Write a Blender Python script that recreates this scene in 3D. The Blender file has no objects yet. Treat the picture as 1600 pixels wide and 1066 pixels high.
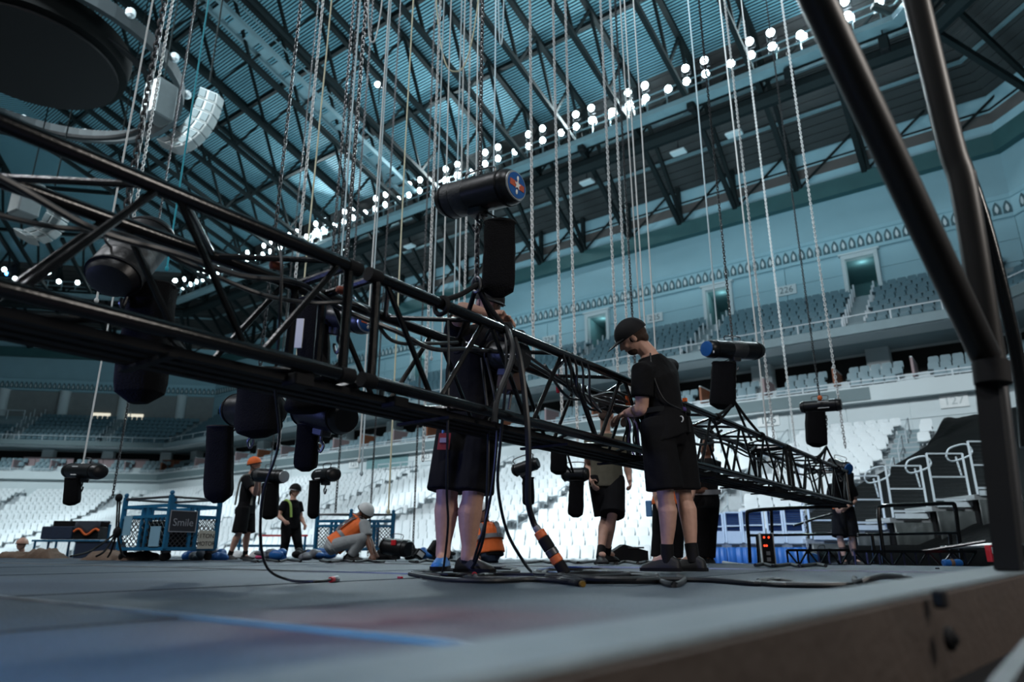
import bpy, bmesh, math, random
import numpy as np
from mathutils import Vector, Matrix, Quaternion, noise
random.seed(7)
S = bpy.context.scene
COL = S.collection
# ---------------------------------------------------------------- camera, world, lights, exposure
PITCH, YAW, F, HC = math.radians(17.04), math.radians(36.3), 1066.67, 0.15
CP, SP, CY, SY = math.cos(PITCH), math.sin(PITCH), math.cos(YAW), math.sin(YAW)
cd = bpy.data.cameras.new('camera'); cam = bpy.data.objects.new('camera', cd); COL.objects.link(cam)
cam.location = (0, 0, HC); cam.rotation_euler = (math.pi/2 + PITCH, 0, YAW)
cd.lens = 24; cd.sensor_width = 36; cd.clip_end = 400; cd.clip_start = .02
cd.dof.use_dof = True; cd.dof.focus_distance = 5.0; cd.dof.aperture_fstop = 1.6
S.camera = cam
S.view_settings.view_transform = 'Standard'; S.view_settings.look = 'None'
S.view_settings.gamma = 1; S.view_settings.use_curve_mapping = False
S.view_settings.exposure = 0.0
w = bpy.data.worlds.new('world'); S.world = w; w.use_nodes = True
w.node_tree.nodes['Background'].inputs[0].default_value = (.30, .62, .74, 1)
w.node_tree.nodes['Background'].inputs[1].default_value = .032

def W(X, Y, Z): return Vector((CY*X - SY*Y, SY*X + CY*Y, Z))      # camera-forward frame -> hall frame
def ray(u, v):
    xx, yy = (u-800)/F, (533-v)/F
    return xx, CP - yy*SP, SP + yy*CP
def px(u, v, D):
    a, b, c = ray(u, v); k = D/b
    return W(a*k, D, HC + c*k)
def gx(u, v, z=0.0):
    a, b, c = ray(u, v); k = (z-HC)/c
    return W(a*k, b*k, z)
def yw(u, v, y):
    a, b, c = ray(u, v); d = W(a, b, c); k = y/d.y
    return Vector((d.x*k, y, HC + c*k))

def lamp(kind, loc, target, energy, color, size=1.0, spot=None, blend=.4, name='light', shape=None):
    d = bpy.data.lights.new(name, kind); d.energy = energy; d.color = color
    if kind == 'AREA':
        d.shape = 'RECTANGLE' if shape else 'SQUARE'; d.size = size
        if shape: d.size_y = shape
    else: d.shadow_soft_size = size
    if kind == 'SPOT': d.spot_size = math.radians(spot); d.spot_blend = blend
    o = bpy.data.objects.new(name, d); COL.objects.link(o); o.location = loc
    o.rotation_euler = (Vector(target)-Vector(loc)).to_track_quat('-Z', 'Y').to_euler()
    return o
# house floods of the opposite catwalk aimed at the lower seating
for fx in (-4, -20, -36, -54):
    lamp('SPOT', (fx, -6, 29), (fx-3, 27.5, 2.5), 58000, (.82, .95, 1), 1.2, 44, .7, 'house_flood')
lamp('SPOT', (-50, 2, 29), (-76, 24, 2), 60000, (.8, .95, 1), 1.2, 40, .7, 'house_flood')
# floods of the opposite catwalk that reach the stage and the rigging
for fx in (7, -12, -30):
    lamp('AREA', (fx, -12, 27), (-4, 7, 1), 2300, (.93, .96, 1), 3.0, name='stage_flood')
# catwalk floods over the long side, washing the stage and the truss from behind
for fx in (-4, -18, -32, -50):
    lamp('AREA', (fx, 36.6, 29.0), (fx*.45-4, 4, 0), 5200, (.80, .95, 1), 4.0, name='catwalk_flood', shape=.8)
# added unseen area lights, imitating bounce that fills the roof
for fx, e_ in ((-8, 2700), (-34, 2300), (-58, 1000)):
    lamp('AREA', (fx, 26, 12), (fx-2, 26, 40), e_, (.52, .86, 1), 14, name='roof_fill_helper')
lamp('SPOT', W(-5.5, 1.8, .7), W(-.2, 4.3, .55), 420, (.25, .33, 1), .35, 34, .6, name='blue_stage_light')
lamp('SPOT', W(-2.7, .75, 1.3), W(-1.2, 1.0, 0), 620, (.01, .36, .90), .25, 58, 1.0, name='blue_deck_spot')
lamp('AREA', W(4.6, .4, 3.0), W(1.3, 1.8, .7), 110, (1, .93, .86), .7, name='side_work_light', shape=2.0)
lamp('SPOT', W(2.0, 9.0, 2.2), W(5.6, 15.5, -.2), 900, (.10, .36, 1), .3, 44, .8, name='blue_deck_light')

# ---------------------------------------------------------------- materials
MATS = {}
def mat(name, col, rough=.6, metal=0.0, var=.12, scale=6.0, bump=0.0, bscale=60.0, spec=.5, emit=None, estr=0.0):
    if name in MATS: return MATS[name]
    m = bpy.data.materials.new(name); m.use_nodes = True; nt = m.node_tree; b = nt.nodes['Principled BSDF']
    b.inputs['Roughness'].default_value = rough; b.inputs['Metallic'].default_value = metal
    b.inputs['Specular IOR Level'].default_value = spec
    tc = nt.nodes.new('ShaderNodeTexCoord')
    if emit:
        b.inputs['Base Color'].default_value = (*col, 1)
        b.inputs['Emission Color'].default_value = (*emit, 1); b.inputs['Emission Strength'].default_value = estr
    else:
        n = nt.nodes.new('ShaderNodeTexNoise'); n.inputs['Scale'].default_value = scale; n.inputs['Detail'].default_value = 4
        nt.links.new(tc.outputs['Object'], n.inputs['Vector'])
        mx = nt.nodes.new('ShaderNodeMix'); mx.data_type = 'RGBA'
        mx.inputs[6].default_value = (*[max(0, c*(1-var)) for c in col], 1)
        mx.inputs[7].default_value = (*[min(1, c*(1+var)) for c in col], 1)
        nt.links.new(n.outputs['Fac'], mx.inputs[0]); nt.links.new(mx.outputs[2], b.inputs['Base Color'])
    if bump:
        n2 = nt.nodes.new('ShaderNodeTexNoise'); n2.inputs['Scale'].default_value = bscale; n2.inputs['Detail'].default_value = 5
        nt.links.new(tc.outputs['Object'], n2.inputs['Vector'])
        bp = nt.nodes.new('ShaderNodeBump'); bp.inputs['Strength'].default_value = bump; bp.inputs['Distance'].default_value = .02
        nt.links.new(n2.outputs['Fac'], bp.inputs['Height']); nt.links.new(bp.outputs['Normal'], b.inputs['Normal'])
    MATS[name] = m
    return m
BLACK = mat('black_paint', (.004, .004, .0045), .20, .0, .3, 8, .05, 90)
BLACKM = mat('black_matte', (.006, .006, .007), .75, 0, .3, 10, spec=.25)
RUBBER = mat('cable_rubber', (.010, .011, .013), .45, 0, .3, 14)
BAGM = mat('bag_cloth', (.005, .005, .006), .9, 0, .3, 20, .4, 120, spec=.12)
HOISTM = mat('hoist_body', (.007, .007, .008), .38, .0, .35, 9, .1, 40)
TAPE = mat('gaffer_tape', (.035, .038, .04), .5, 0, .3, 30, .2, 80)
STEEL = mat('steel', (.45, .47, .48), .35, .9, .2, 12)
DSTEEL = mat('dark_steel', (.12, .12, .125), .4, .85, .3, 12)
PSTEEL = mat('pale_chain_steel', (.84, .88, .88), .5, .1, .2, 12)
BLUE = mat('blue_paint', (.012, .11, .36), .4, 0, .25, 8)
CARTB = mat('cart_blue', (.014, .15, .30), .45, 0, .3, 10)
LOGO_B = mat('logo_blue', (.015, .10, .34), .4)
LOGO_R = mat('logo_red', (.50, .10, .05), .5)
WHITE = mat('white_print', (.78, .80, .80), .6)
ORANGE = mat('hi_vis_orange', (.95, .17, .03), .7, 0, .12, 18, .2, 25)
ORTAPE = mat('orange_tape', (.75, .16, .04), .5, 0, .2, 30)
RED = mat('red_plastic', (.65, .02, .03), .4)
GREYR = mat('reflective_grey', (.22, .23, .25), .4)
SKIN = mat('skin', (.58, .33, .245), .55, 0, .15, 25, .1, 60)
SKIN2 = mat('skin_deep', (.17, .075, .045), .5, 0, .15, 25, .1, 60)
HAIR = mat('brown_hair', (.045, .022, .012), .7, 0, .4, 60, .6, 200)
HAIRK = mat('dark_hair', (.012, .009, .008), .7, 0, .4, 60, .6, 200)
TSHIRT = mat('black_cotton', (.007, .007, .008), .9, 0, .3, 12, .35, 14, spec=.15)
SHORTS = mat('black_twill', (.006, .006, .007), .85, 0, .3, 14, .35, 12, spec=.15)
OLIVE = mat('olive_cotton', (.115, .105, .075), .9, 0, .2, 14, .3, 16)
GREYC = mat('grey_cotton', (.34, .36, .37), .9, 0, .15, 12, .4, 16)
NAVY = mat('navy_cloth', (.02, .035, .07), .85, 0, .2, 12, .3, 16)
SHOE = mat('black_shoe', (.011, .011, .012), .6, 0, .3, 30)
SHOEB = mat('blue_shoe', (.02, .17, .50), .5, 0, .3, 20)
EYEW = mat('eye_white', (.6, .6, .6), .3); LIP = mat('lip', (.30, .10, .08), .5)
ROPE = mat('pale_rope', (.86, .90, .88), .8, 0, .2, 60)
ROPEY = mat('cream_rope', (.86, .80, .58), .8, 0, .2, 60)
ROPEB = mat('bluish_rope', (.66, .80, .90), .7, 0, .2, 60)
ROPET = mat('teal_rope', (.02, .42, .55), .7, 0, .2, 60)
ALU = mat('aluminium', (.55, .57, .58), .35, .7, .15, 10)
WRAIL = mat('white_rail_paint', (.52, .58, .62), .45)
CONC = mat('concrete', (.26, .34, .37), .85, 0, .15, 1.2, .1, 20)
CONCD = mat('concrete_grey', (.26, .27, .27), .9, 0, .15, 1.5)  # neutral grey concrete for arena floor and far end panels
WALLM = mat('hall_wall', (.27, .43, .49), .8, 0, .10, .6, .1, 12)
PANELM = mat('wall_panel_paint', (.32, .51, .58), .75, 0, .07, .5)
PALE = mat('pale_plaster', (.62, .68, .70), .8, 0, .06, .8)
GREENB = mat('green_ledge', (.035, .105, .11), .7, 0, .2, 1)
BROWNB = mat('brown_band', (.11, .095, .09), .8, 0, .15, 2)
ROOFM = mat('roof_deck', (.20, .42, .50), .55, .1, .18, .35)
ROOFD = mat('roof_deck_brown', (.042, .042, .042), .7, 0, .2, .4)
TRUSSM = mat('roof_steel', (.006, .011, .012), .7, 0, .3, 2, spec=.25)
DUCT = mat('catwalk_pale', (.22, .32, .35), .6, .1, .25, 1)
SEATW = mat('seat_white', (.70, .74, .76), .5, 0, .06, 3)
SEATG = mat('seat_grey', (.125, .225, .27), .5, 0, .10, 3)
SEATC = mat('seat_club', (.17, .26, .30), .5, 0, .10, 3)
WOOD = mat('brown_partition', (.24, .075, .03), .5, 0, .25, 3)
MAUVE = mat('mauve_partition', (.36, .26, .27), .7, 0, .1, 3)
DARKIN = mat('dark_interior', (.018, .017, .017), .8, 0, .3, 1)
DOORIN = mat('door_interior', (.20, .34, .36), .8, 0, .15, 1.0)
GREYBOARD = mat('ribbon_board', (.145, .20, .215), .6, 0, .08, 1)
TARP = mat('black_tarp', (.0025, .003, .0032), .75, 0, .3, 3, .8, 6, spec=.08)
SKIRT = mat('black_vinyl', (.045, .05, .05), .38, 0, .3, 3, .5, 5)
BLANKET = mat('brown_blanket', (.13, .085, .06), .95, 0, .35, 6, .8, 25)
DECKT = mat('deck_edge_alu', (.34, .37, .39), .4, .3, .2, 8)
TIMBER = mat('dark_timber', (.065, .046, .036), .6, 0, .35, 5, .2, 40)
GREYTOP = mat('grey_plank_top', (.095, .115, .125), .5, 0, .25, 5, .2, 40)
PAPER = mat('paper_sign', (.60, .58, .50), .8, 0, .08, 8)
INK = mat('black_ink', (.01, .01, .01), .8)
SIGNINK = mat('sign_ink', (.10, .15, .17), .8)
LAMPM = mat('flood_lens', (.9, .95, 1), .3, emit=(.72, .93, 1), estr=26)
LEDR = mat('red_led', (.5, .02, .01), .4, emit=(1, .06, .02), estr=2.5)
EXITG = mat('green_exit', (.0, .3, .22), .4, emit=(.0, .75, .5), estr=1.2)
WARMW = mat('lit_window', (.8, .75, .6), .4, emit=(1, .93, .75), estr=.8)

# ---------------------------------------------------------------- mesh helpers
def frame(d, hint=None):
    z = Vector(d).normalized(); h = Vector(hint) if hint is not None else (Vector((0, 0, 1)) if abs(z.z) < .95 else Vector((0, 1, 0)))
    x = h.cross(z)
    if x.length < 1e-6: x = Vector((1, 0, 0)).cross(z)
    x.normalize(); return x, z.cross(x), z
def chain_off(l):                                             # where a part's parents stand (zero under a parent whose parts use local coordinates)
    off = Vector((0, 0, 0))
    while l is not None:
        if l.get('_rel'): return Vector((0, 0, 0))
        off += Vector(l.location); l = l.parent
    return off
class MB:
    def __init__(s): s.v, s.f = [], []
    def add(s, vs, fs):
        b = len(s.v); s.v += [tuple(p) for p in vs]; s.f += [tuple(i+b for i in q) for q in fs]; return s
    def box(s, c, size, ax=None):
        c = Vector(c); X, Y, Z = ax if ax else (Vector((1, 0, 0)), Vector((0, 1, 0)), Vector((0, 0, 1)))
        a, b, h = size[0]/2, size[1]/2, size[2]/2
        vs = [c + X*(a*i) + Y*(b*j) + Z*(h*k) for k in (-1, 1) for j in (-1, 1) for i in (-1, 1)]
        return s.add(vs, [(0, 2, 3, 1), (4, 5, 7, 6), (0, 1, 5, 4), (2, 6, 7, 3), (0, 4, 6, 2), (1, 3, 7, 5)])
    def bbox(s, c, size, ax=None, b=.15):                         # box with chamfered long edges
        c = Vector(c); X, Y, Z = ax if ax else (Vector((1, 0, 0)), Vector((0, 1, 0)), Vector((0, 0, 1)))
        a, d, h = size[0]/2, size[1]/2, size[2]/2; k = b*min(size)
        prof = [(a-k, d), (a, d-k), (a, -d+k), (a-k, -d), (-a+k, -d), (-a, -d+k), (-a, d-k), (-a+k, d)]
        return s.loft([[c + X*(x*q) + Y*(y*q) + Z*zz for x, y in prof] for zz, q in ((-h, 1-k/max(a, d)), (-h+k, 1), (h-k, 1), (h, 1-k/max(a, d)))])
    def bar(s, p, q, w, h=None, hint=None):
        p, q = Vector(p), Vector(q); X, Y, Z = frame(q-p, hint); h = h or w
        return s.box((p+q)/2, (w, h, (q-p).length), (X, Y, Z))
    def loft(s, rings, cap=True, closed=False):
        n = len(rings[0]); vs = [p for r in rings for p in r]; fs = []
        m = len(rings)
        for i in range(m if closed else m-1):
            for j in range(n):
                a, b = i*n+j, i*n+(j+1) % n; c, d = ((i+1) % m)*n+(j+1) % n, ((i+1) % m)*n+j
                fs.append((a, b, c, d))
        if cap and not closed: fs += [tuple(range(n-1, -1, -1)), tuple((m-1)*n+j for j in range(n))]
        return s.add(vs, fs)
    def tube(s, pts, r, n=8, cap=True, closed=False):
        pts = [Vector(p) for p in pts]; m = len(pts); rs = r if isinstance(r, (list, tuple)) else [r]*m
        rings = []; X = None
        for i, p in enumerate(pts):
            if closed: d = pts[(i+1) % m]-pts[i-1]
            else: d = pts[min(i+1, m-1)]-pts[max(i-1, 0)]
            if d.length < 1e-9: d = Vector((0, 0, 1))
            d.normalize()
            if X is None: X = frame(d)[0]
            else:
                X = X - d*X.dot(d)
                X = X.normalized() if X.length > 1e-6 else frame(d)[0]
            Y = d.cross(X)
            rings.append([p + (X*math.cos(t) + Y*math.sin(t))*rs[i] for t in [2*math.pi*k/n for k in range(n)]])
        return s.loft(rings, cap, closed)
    def lathe(s, p, axis, prof, n=20, sx=1.0, hint=None):          # prof: (distance along axis, radius)
        p = Vector(p); X, Y, Z = frame(axis, hint)
        return s.loft([[p + Z*a + X*(r*sx*math.cos(t)) + Y*(r*math.sin(t)) for t in [2*math.pi*k/n for k in range(n)]] for a, r in prof])
    def ell(s, c, rad, ax=None, n=14, m=8, lo=-.5, hi=.5):          # ellipsoid, or a dome with lo/hi
        c = Vector(c); X, Y, Z = ax if ax else (Vector((1, 0, 0)), Vector((0, 1, 0)), Vector((0, 0, 1)))
        rings = []
        for i in range(m+1):
            a = math.pi*(lo + (hi-lo)*i/m); k = max(math.cos(a), .02)
            rings.append([c + X*(rad[0]*k*math.cos(t)) + Y*(rad[1]*k*math.sin(t)) + Z*(rad[2]*math.sin(a)) for t in [2*math.pi*j/n for j in range(n)]])
        return s.loft(rings)
    def cap(s, p, q, r1, r2, n=10):                               # capsule with tapered radius
        p, q = Vector(p), Vector(q); X, Y, Z = frame(q-p); L = (q-p).length; rings = []
        for a, k in ((-.9, .43), (-.6, .8), (0, 1)): rings.append((a*r1, r1*k))
        for a, k in ((0, 1), (.6, .8), (.9, .43)): rings.append((L+a*r2, r2*k))
        return s.loft([[p + Z*a + (X*math.cos(t) + Y*math.sin(t))*r for t in [2*math.pi*j/n for j in range(n)]] for a, r in rings])
    def prism(s, pts, h):                                          # pts: 3D outline, h: offset vector
        n = len(pts); h = Vector(h); pts = [Vector(p) for p in pts]
        return s.add(pts+[p+h for p in pts], [tuple(range(n-1, -1, -1)), tuple(range(n, 2*n))] + [(i, (i+1) % n, n+(i+1) % n, n+i) for i in range(n)])
    def mesh(s, name, m=None, smooth=True, ang=35):
        me = bpy.data.meshes.new(name); me.from_pydata(s.v, [], s.f); me.update()
        if smooth and len(me.polygons):
            me.polygons.foreach_set('use_smooth', [True]*len(me.polygons))
            me.set_sharp_from_angle(angle=math.radians(ang))
        if m: me.materials.append(m)
        return me
    def build(s, name, m, parent=None, smooth=True, ang=35):
        if parent is not None:
            off = chain_off(parent)
            if off.length: s.v = [(x-off.x, y-off.y, z-off.z) for x, y, z in s.v]
        o = bpy.data.objects.new(name, s.mesh(name, m, smooth, ang)); COL.objects.link(o)
        if parent is not None: o.parent = parent
        return o
def tag(o, label=None, cat=None, group=None, kind=None):
    if label: o['label'] = label
    if cat: o['category'] = cat
    if group: o['group'] = group
    if kind: o['kind'] = kind
    return o
def empty(name, loc, label=None, cat=None, group=None, kind=None, rz=0.0, rel=False):
    o = bpy.data.objects.new(name, None); COL.objects.link(o); o.location = loc; o.rotation_euler = (0, 0, rz)
    o.empty_display_size = .1
    if rel: o['_rel'] = True
    return tag(o, label, cat, group, kind)
def copy_tree(o, parent=None):
    c = o.copy(); COL.objects.link(c)
    if parent is not None: c.parent = parent
    for ch in list(o.children): copy_tree(ch, c)
    return c
def smoothpath(pts, n=6):
    pts = [Vector(p) for p in pts]; out = []
    for i in range(len(pts)-1):
        a, b, c, d = pts[max(i-1, 0)], pts[i], pts[i+1], pts[min(i+2, len(pts)-1)]
        for k in range(n):
            t = k/n
            out.append(.5*((2*b) + (c-a)*t + (2*a-5*b+4*c-d)*t*t + (3*b-a-3*c+d)*t**3))
    return out+[pts[-1]]
def textmesh(txt, size, extr=.004, sx=1.0):
    cu = bpy.data.curves.new('txt', 'FONT'); cu.body = txt; cu.size = size; cu.extrude = extr; cu.align_x = 'CENTER'; cu.align_y = 'CENTER'; cu.resolution_u = 3
    o = bpy.data.objects.new('txt', cu); COL.objects.link(o)
    dg = bpy.context.evaluated_depsgraph_get(); me = bpy.data.meshes.new_from_object(o.evaluated_get(dg)); bpy.data.objects.remove(o)
    if sx != 1: me.transform(Matrix.Diagonal((sx, 1, 1, 1)))
    return me
def text(txt, name, loc, xdir, ydir, size, m, parent=None, sx=1.0, extr=.004):
    me = textmesh(txt, size, extr, sx); X = Vector(xdir).normalized(); Z = X.cross(Vector(ydir)).normalized(); Y = Z.cross(X)
    M = Matrix((X, Y, Z)).transposed().to_4x4(); M.translation = Vector(loc)
    me.transform(M); me.materials.clear(); me.materials.append(m)
    if parent is not None:
        me.transform(Matrix.Translation(-chain_off(parent)))
    o = bpy.data.objects.new(name, me); COL.objects.link(o)
    if parent is not None: o.parent = parent
    return o
ORD = ['zeroth','first','second','third','fourth','fifth','sixth','seventh','eighth','ninth','tenth','eleventh','twelfth','thirteenth','fourteenth','fifteenth','sixteenth','seventeenth','eighteenth','nineteenth','twentieth']
def ordw(n):
    if n <= 20: return ORD[n]
    return '%d%s' % (n, {1: 'st', 2: 'nd', 3: 'rd'}.get(n % 10, 'th') if n % 100 not in (11, 12, 13) else 'th')
# ---------------------------------------------------------------- the hall: walls, stands, roof
PV = [Vector((19.9, 26.5)), Vector((2.26, 44.2)), Vector((-77.4, 44.2)), Vector((-102.0, 17.9))]
EDIR = [(PV[i+1]-PV[i]).normalized() for i in range(3)]
ENRM = [Vector((-d.y, d.x)) for d in EDIR]
ELEN = [(PV[i+1]-PV[i]).length for i in range(3)]
EANG = [math.atan2(n.x, -n.y) for n in ENRM]                      # turns local -y into the inward normal
SIDE = ['right', 'back', 'left']
def off(d):
    r = [PV[0]+ENRM[0]*d]
    for i in (1, 2): r.append(PV[i] + (ENRM[i-1]+ENRM[i])*(d/(1+ENRM[i-1].dot(ENRM[i]))))
    return r + [PV[3]+ENRM[2]*d]
def sweep(mb, prof, e, closed=False):
    rows = []
    for d, z in prof:
        o = off(d); a, b = o[e], o[e+1]
        rows.append([Vector((a.x, a.y, z)), Vector((b.x, b.y, z))])
    vs = [p for r in rows for p in r]; n = len(rows); fs = []
    for i in range(n if closed else n-1):
        j = (i+1) % n; fs.append((2*i, 2*i+1, 2*j+1, 2*j))
    if closed: fs += [tuple(2*i for i in range(n)), tuple(2*i+1 for i in range(n-1, -1, -1))]
    mb.add(vs, fs); return mb
def epos(e, s, d, z=0):                                           # s metres along side e from its first corner, d metres in from the wall
    p = PV[e] + EDIR[e]*s + ENRM[e]*d
    return Vector((p.x, p.y, z))
def xs(x): return 2.26 - x                                        # hall x -> distance along the long side
def slab(name, prof, m, e, closed=True, parent=None, kind='structure'):
    o = sweep(MB(), prof, e, closed).build(name, m, parent, smooth=False)
    if parent is None: o['kind'] = kind
    return o

walls = []
DOORX = [-5.7, -14.7, -24.2, -33.6, -43.0, -52.4, -61.8]
for e in range(3):
    wl = slab('wall_'+SIDE[e], [(0, 17.9), (0, 25.8), (-.4, 25.8), (-.4, 17.9)], WALLM, e); walls.append(wl)
    slab('frieze_band', [(0, 17.95), (.10, 17.95), (.10, 18.1), (.05, 18.15), (.05, 19.05), (.12, 19.1), (.2, 19.3), (0, 19.3)], PANELM, e, parent=wl)
    slab('ledge', [(0, 21.9), (.55, 21.9), (.55, 23.0), (0, 23.0)], GREENB, e, parent=wl)
    slab('clerestory_band', [(0, 23.9), (.08, 23.9), (.08, 24.6), (0, 24.6)], BROWNB, e, parent=wl)
    slab('clerestory_panel', [(0, 24.6), (.05, 24.6), (.05, 25.7), (0, 25.7)], PANELM, e, parent=wl)
    slab('clerestory_panel', [(0, 23.0), (.05, 23.0), (.05, 23.9), (0, 23.9)], PANELM, e, parent=wl)
    slab('cornice_line', [(0, 24.75), (.14, 24.75), (.14, 24.83), (0, 24.83)], TRUSSM, e, parent=wl)
    if e != 1: slab('wall_panel', [(0, 14.0), (0, 17.95), (-.4, 17.95), (-.4, 14.0)], PANELM if e == 0 else CONCD, e, parent=wl)
# frieze ornaments: a dark pointed arch with a pale leaf in it
orn = MB(); ofs = []
arch = [(-.2, 0), (.2, 0), (.2, .38), (.12, .60), (0, .78), (-.12, .60), (-.2, .38)]
orn.prism([(x, 0, z) for x, z in arch], (0, -.05, 0)); nf = len(orn.f)
orn.prism([(x, -.05, z) for x, z in [(0, .05), (.09, .22), (.07, .40), (0, .56), (-.07, .40), (-.09, .22)]], (0, -.04, 0))
ome = orn.mesh('frieze_ornament', mat('frieze_dark', (.07, .13, .15), .8), smooth=False); ome.materials.append(PALE)
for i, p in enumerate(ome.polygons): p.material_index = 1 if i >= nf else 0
for e in range(3):
    k = int(ELEN[e]/.5)
    for i in range(k):
        o = bpy.data.objects.new('frieze_ornament', ome); COL.objects.link(o); o.parent = walls[e]
        o.location = epos(e, .25+i*.5, .05, 18.2); o.rotation_euler = (0, 0, EANG[e])
# long side: panelled wall with door openings behind the upper deck
edges = [0.0]
for x in DOORX: edges += [xs(x)-1.0, xs(x)+1.0]
edges.append(ELEN[1])
for i in range(0, len(edges), 2):
    a, b = edges[i], edges[i+1]; n = max(1, round((b-a)/3.7)); wd = (b-a)/n
    for r in range(3):
        pm = None
        for k in range(n):
            c = epos(1, a+wd*(k+.5), -.1, 14.0+1.3*r+.65)
            if pm is None: pm = MB().bbox((0, 0, 0), (wd-.03, .2, 1.275), b=.06).mesh('wall_panel', PANELM, False)
            o = bpy.data.objects.new('wall_panel', pm); COL.objects.link(o); o.parent = walls[1]; o.location = c
    MB().box(epos(1, (a+b)/2, -.27, 15.95), (b-a, .14, 3.9)).build('wall_backing', WALLM, walls[1], False)
for k, x in enumerate(DOORX):
    d = empty('door_%d' % (k+1), (x, 44.2, 14.0), kind='structure')
    f = MB(); f.box((x-.92, 44.12, 15.75), (.22, .5, 3.5)); f.box((x+.92, 44.12, 15.75), (.22, .5, 3.5)); f.box((x, 44.12, 17.62), (2.06, .5, .28)); f.box((x, 44.08, 17.8), (2.3, .56, .1))
    f.build('door_frame', PALE, d, False)
    g = MB(); y0, y1 = 44.3, 49.0
    g.add([(x-.82, y0, 14), (x+.82, y0, 14), (x+.82, y0, 17.5), (x-.82, y0, 17.5), (x-1.6, y1, 14), (x+1.6, y1, 14), (x+1.6, y1, 17.5), (x-1.6, y1, 17.5)],
          [(0, 1, 5, 4), (2, 3, 7, 6), (1, 2, 6, 5), (3, 0, 4, 7), (4, 5, 6, 7)])
    g.build('passage', DOORIN, d, False)
    MB().box((x+.05, 48.9, 15.2), (.9, .1, 2.4)).build('inner_door', PANELM, d, False)
    MB().box((x+.62, 47.9, 16.55), (.36, .08, .2)).build('exit_sign', EXITG, d, False)
    if k < 5: lamp('POINT', (x, 45.0, 17.35), (x, 47, 14), 26, (.6, .95, 1), .5, name='corridor_lamp')
for num, x in (('226', -10.2), ('225', -19.5), ('224', -28.7), ('223', -37.9)):
    p = MB().bbox((x, 44.12, 16.35), (1.25, .08, .66), b=.1).build('section_sign', PALE, walls[1], False)
    text(num, 'numerals', (x, 44.07, 16.35), (1, 0, 0), (0, 0, 1), .58, SIGNINK, p)
c0 = epos(0, ELEN[0]-1.2, .1, 16.4)
p = MB().box(c0, (1.2, .08, .66), (EDIR[0].to_3d(), ENRM[0].to_3d(), Vector((0, 0, 1)))).build('section_sign', PALE, walls[0], False)
text('227', 'numerals', c0+ENRM[0].to_3d()*.05, -EDIR[0].to_3d(), (0, 0, 1), .58, SIGNINK, p)

UP = [(6.0-.8*i, 10.9+.55*i) for i in range(8)]                  # upper rows: distance from wall, floor height
LOW = [(7.4+.82*i, 5.35-.31*i) for i in range(20)]
for e in range(3):
    pr = [(6.75, 10.76), (6.75, 11.3), (6.6, 11.3), (6.6, 10.9)]
    for i, (d, z) in enumerate(UP): pr += [(d-.4, z), (d-.4, z+.55)]
    pr = pr[:-1] + [(-.1, 14.75), (-.1, 14.1), (3.2, 10.6)]
    slab('floor_upper_terrace', pr, CONC, e)
    slab('wall_upper_fascia', [(6.75, 10.8), (6.83, 10.8), (6.83, 11.25), (6.75, 11.25)], CONC if e == 1 else GREYBOARD, e)
    pr = [(6.4, 7.2), (7.0, 7.2), (7.0, 8.0), (6.85, 8.0), (6.85, 7.75), (5.95, 7.75), (5.95, 8.25), (5.05, 8.25), (5.05, 8.75), (2.6, 8.75), (2.6, 7.2)]
    slab('floor_club_terrace', pr, PALE, e)
    slab('wall_suite_back', [(2.6, 8.6), (2.6, 10.75), (2.4, 10.75), (2.4, 8.6)], DARKIN, e)
    slab('ceiling_soffit', [(2.4, 10.6), (6.7, 10.74), (6.7, 10.8), (2.4, 10.66)], PALE, e)
    slab('wall_lower', [(6.5, 5.0), (6.5, 7.2), (6.3, 7.2), (6.3, 5.0)], PALE, e)
    pr = [(6.5, 5.35)]
    for i, (d, z) in enumerate(LOW): pr += [(d+.42, z), (d+.42, z-.31)]
    pr = pr[:-1] + [(LOW[-1][0]+.6, LOW[-1][1]), (LOW[-1][0]+.6, -1.9)]
    slab('floor_lower_terrace', pr, mat('lower_step', (.40, .43, .45), .85), e, closed=False)
# ribbon board along the club fascia, from x = -5.3 leftwards and a little way round the corner
o = MB()
a, b = epos(1, xs(-5.3), 7.02, 7.6), off(7.02)[2]
o.box(((a.x+b.x)/2, a.y, 7.6), (abs(a.x-b.x), .06, .62)); o.build('trim_1', GREYBOARD, None, False)['kind'] = 'structure'
a = off(7.02)[2]; q = a + EDIR[2]*9.0; c = (a+q)/2
MB().box((c.x, c.y, 7.6), (9.0, .06, .62), (EDIR[2].to_3d(), ENRM[2].to_3d(), Vector((0, 0, 1)))).build('trim_2', GREYBOARD, None, False)['kind'] = 'structure'
# lower wall: pale panels with section numbers and one open vomitory
lw = [o for o in COL.objects if o.name.startswith('wall_lower')][1]
pm = MB().bbox((0, 0, 0), (2.80, .08, .86), b=.05).mesh('wall_panel', PALE, False)
for k in range(26):
    for r in range(2):
        x = .5-2.83*k
        if -42.5 < x < -37: continue
        o = bpy.data.objects.new('wall_panel', pm); COL.objects.link(o); o.parent = lw; o.location = (x, 37.68, 5.55+.89*r+.2)
for num, x in (('126', -10.45), ('127', -1.9), ('123', -35.6), ('121', -43.6)):
    p = MB().bbox((x, 37.6, 6.85), (1.15, .06, .62), b=.1).build('section_sign', WHITE, lw, False)
    text(num, 'numerals', (x, 37.56, 6.85), (1, 0, 0), (0, 0, 1), .56, SIGNINK if num != '127' else mat('faded_ink', (.50, .55, .56), .8), p)
v = MB().box((-39.8, 37.66, 6.2), (4.6, .12, 1.9)).build('vomitory_opening', DOORIN, lw, False)
rb = empty('vomitory_railing', (-37.5, 36.3, 5.3), 'white balcony railing beside the 123 section sign', 'railing')
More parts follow.
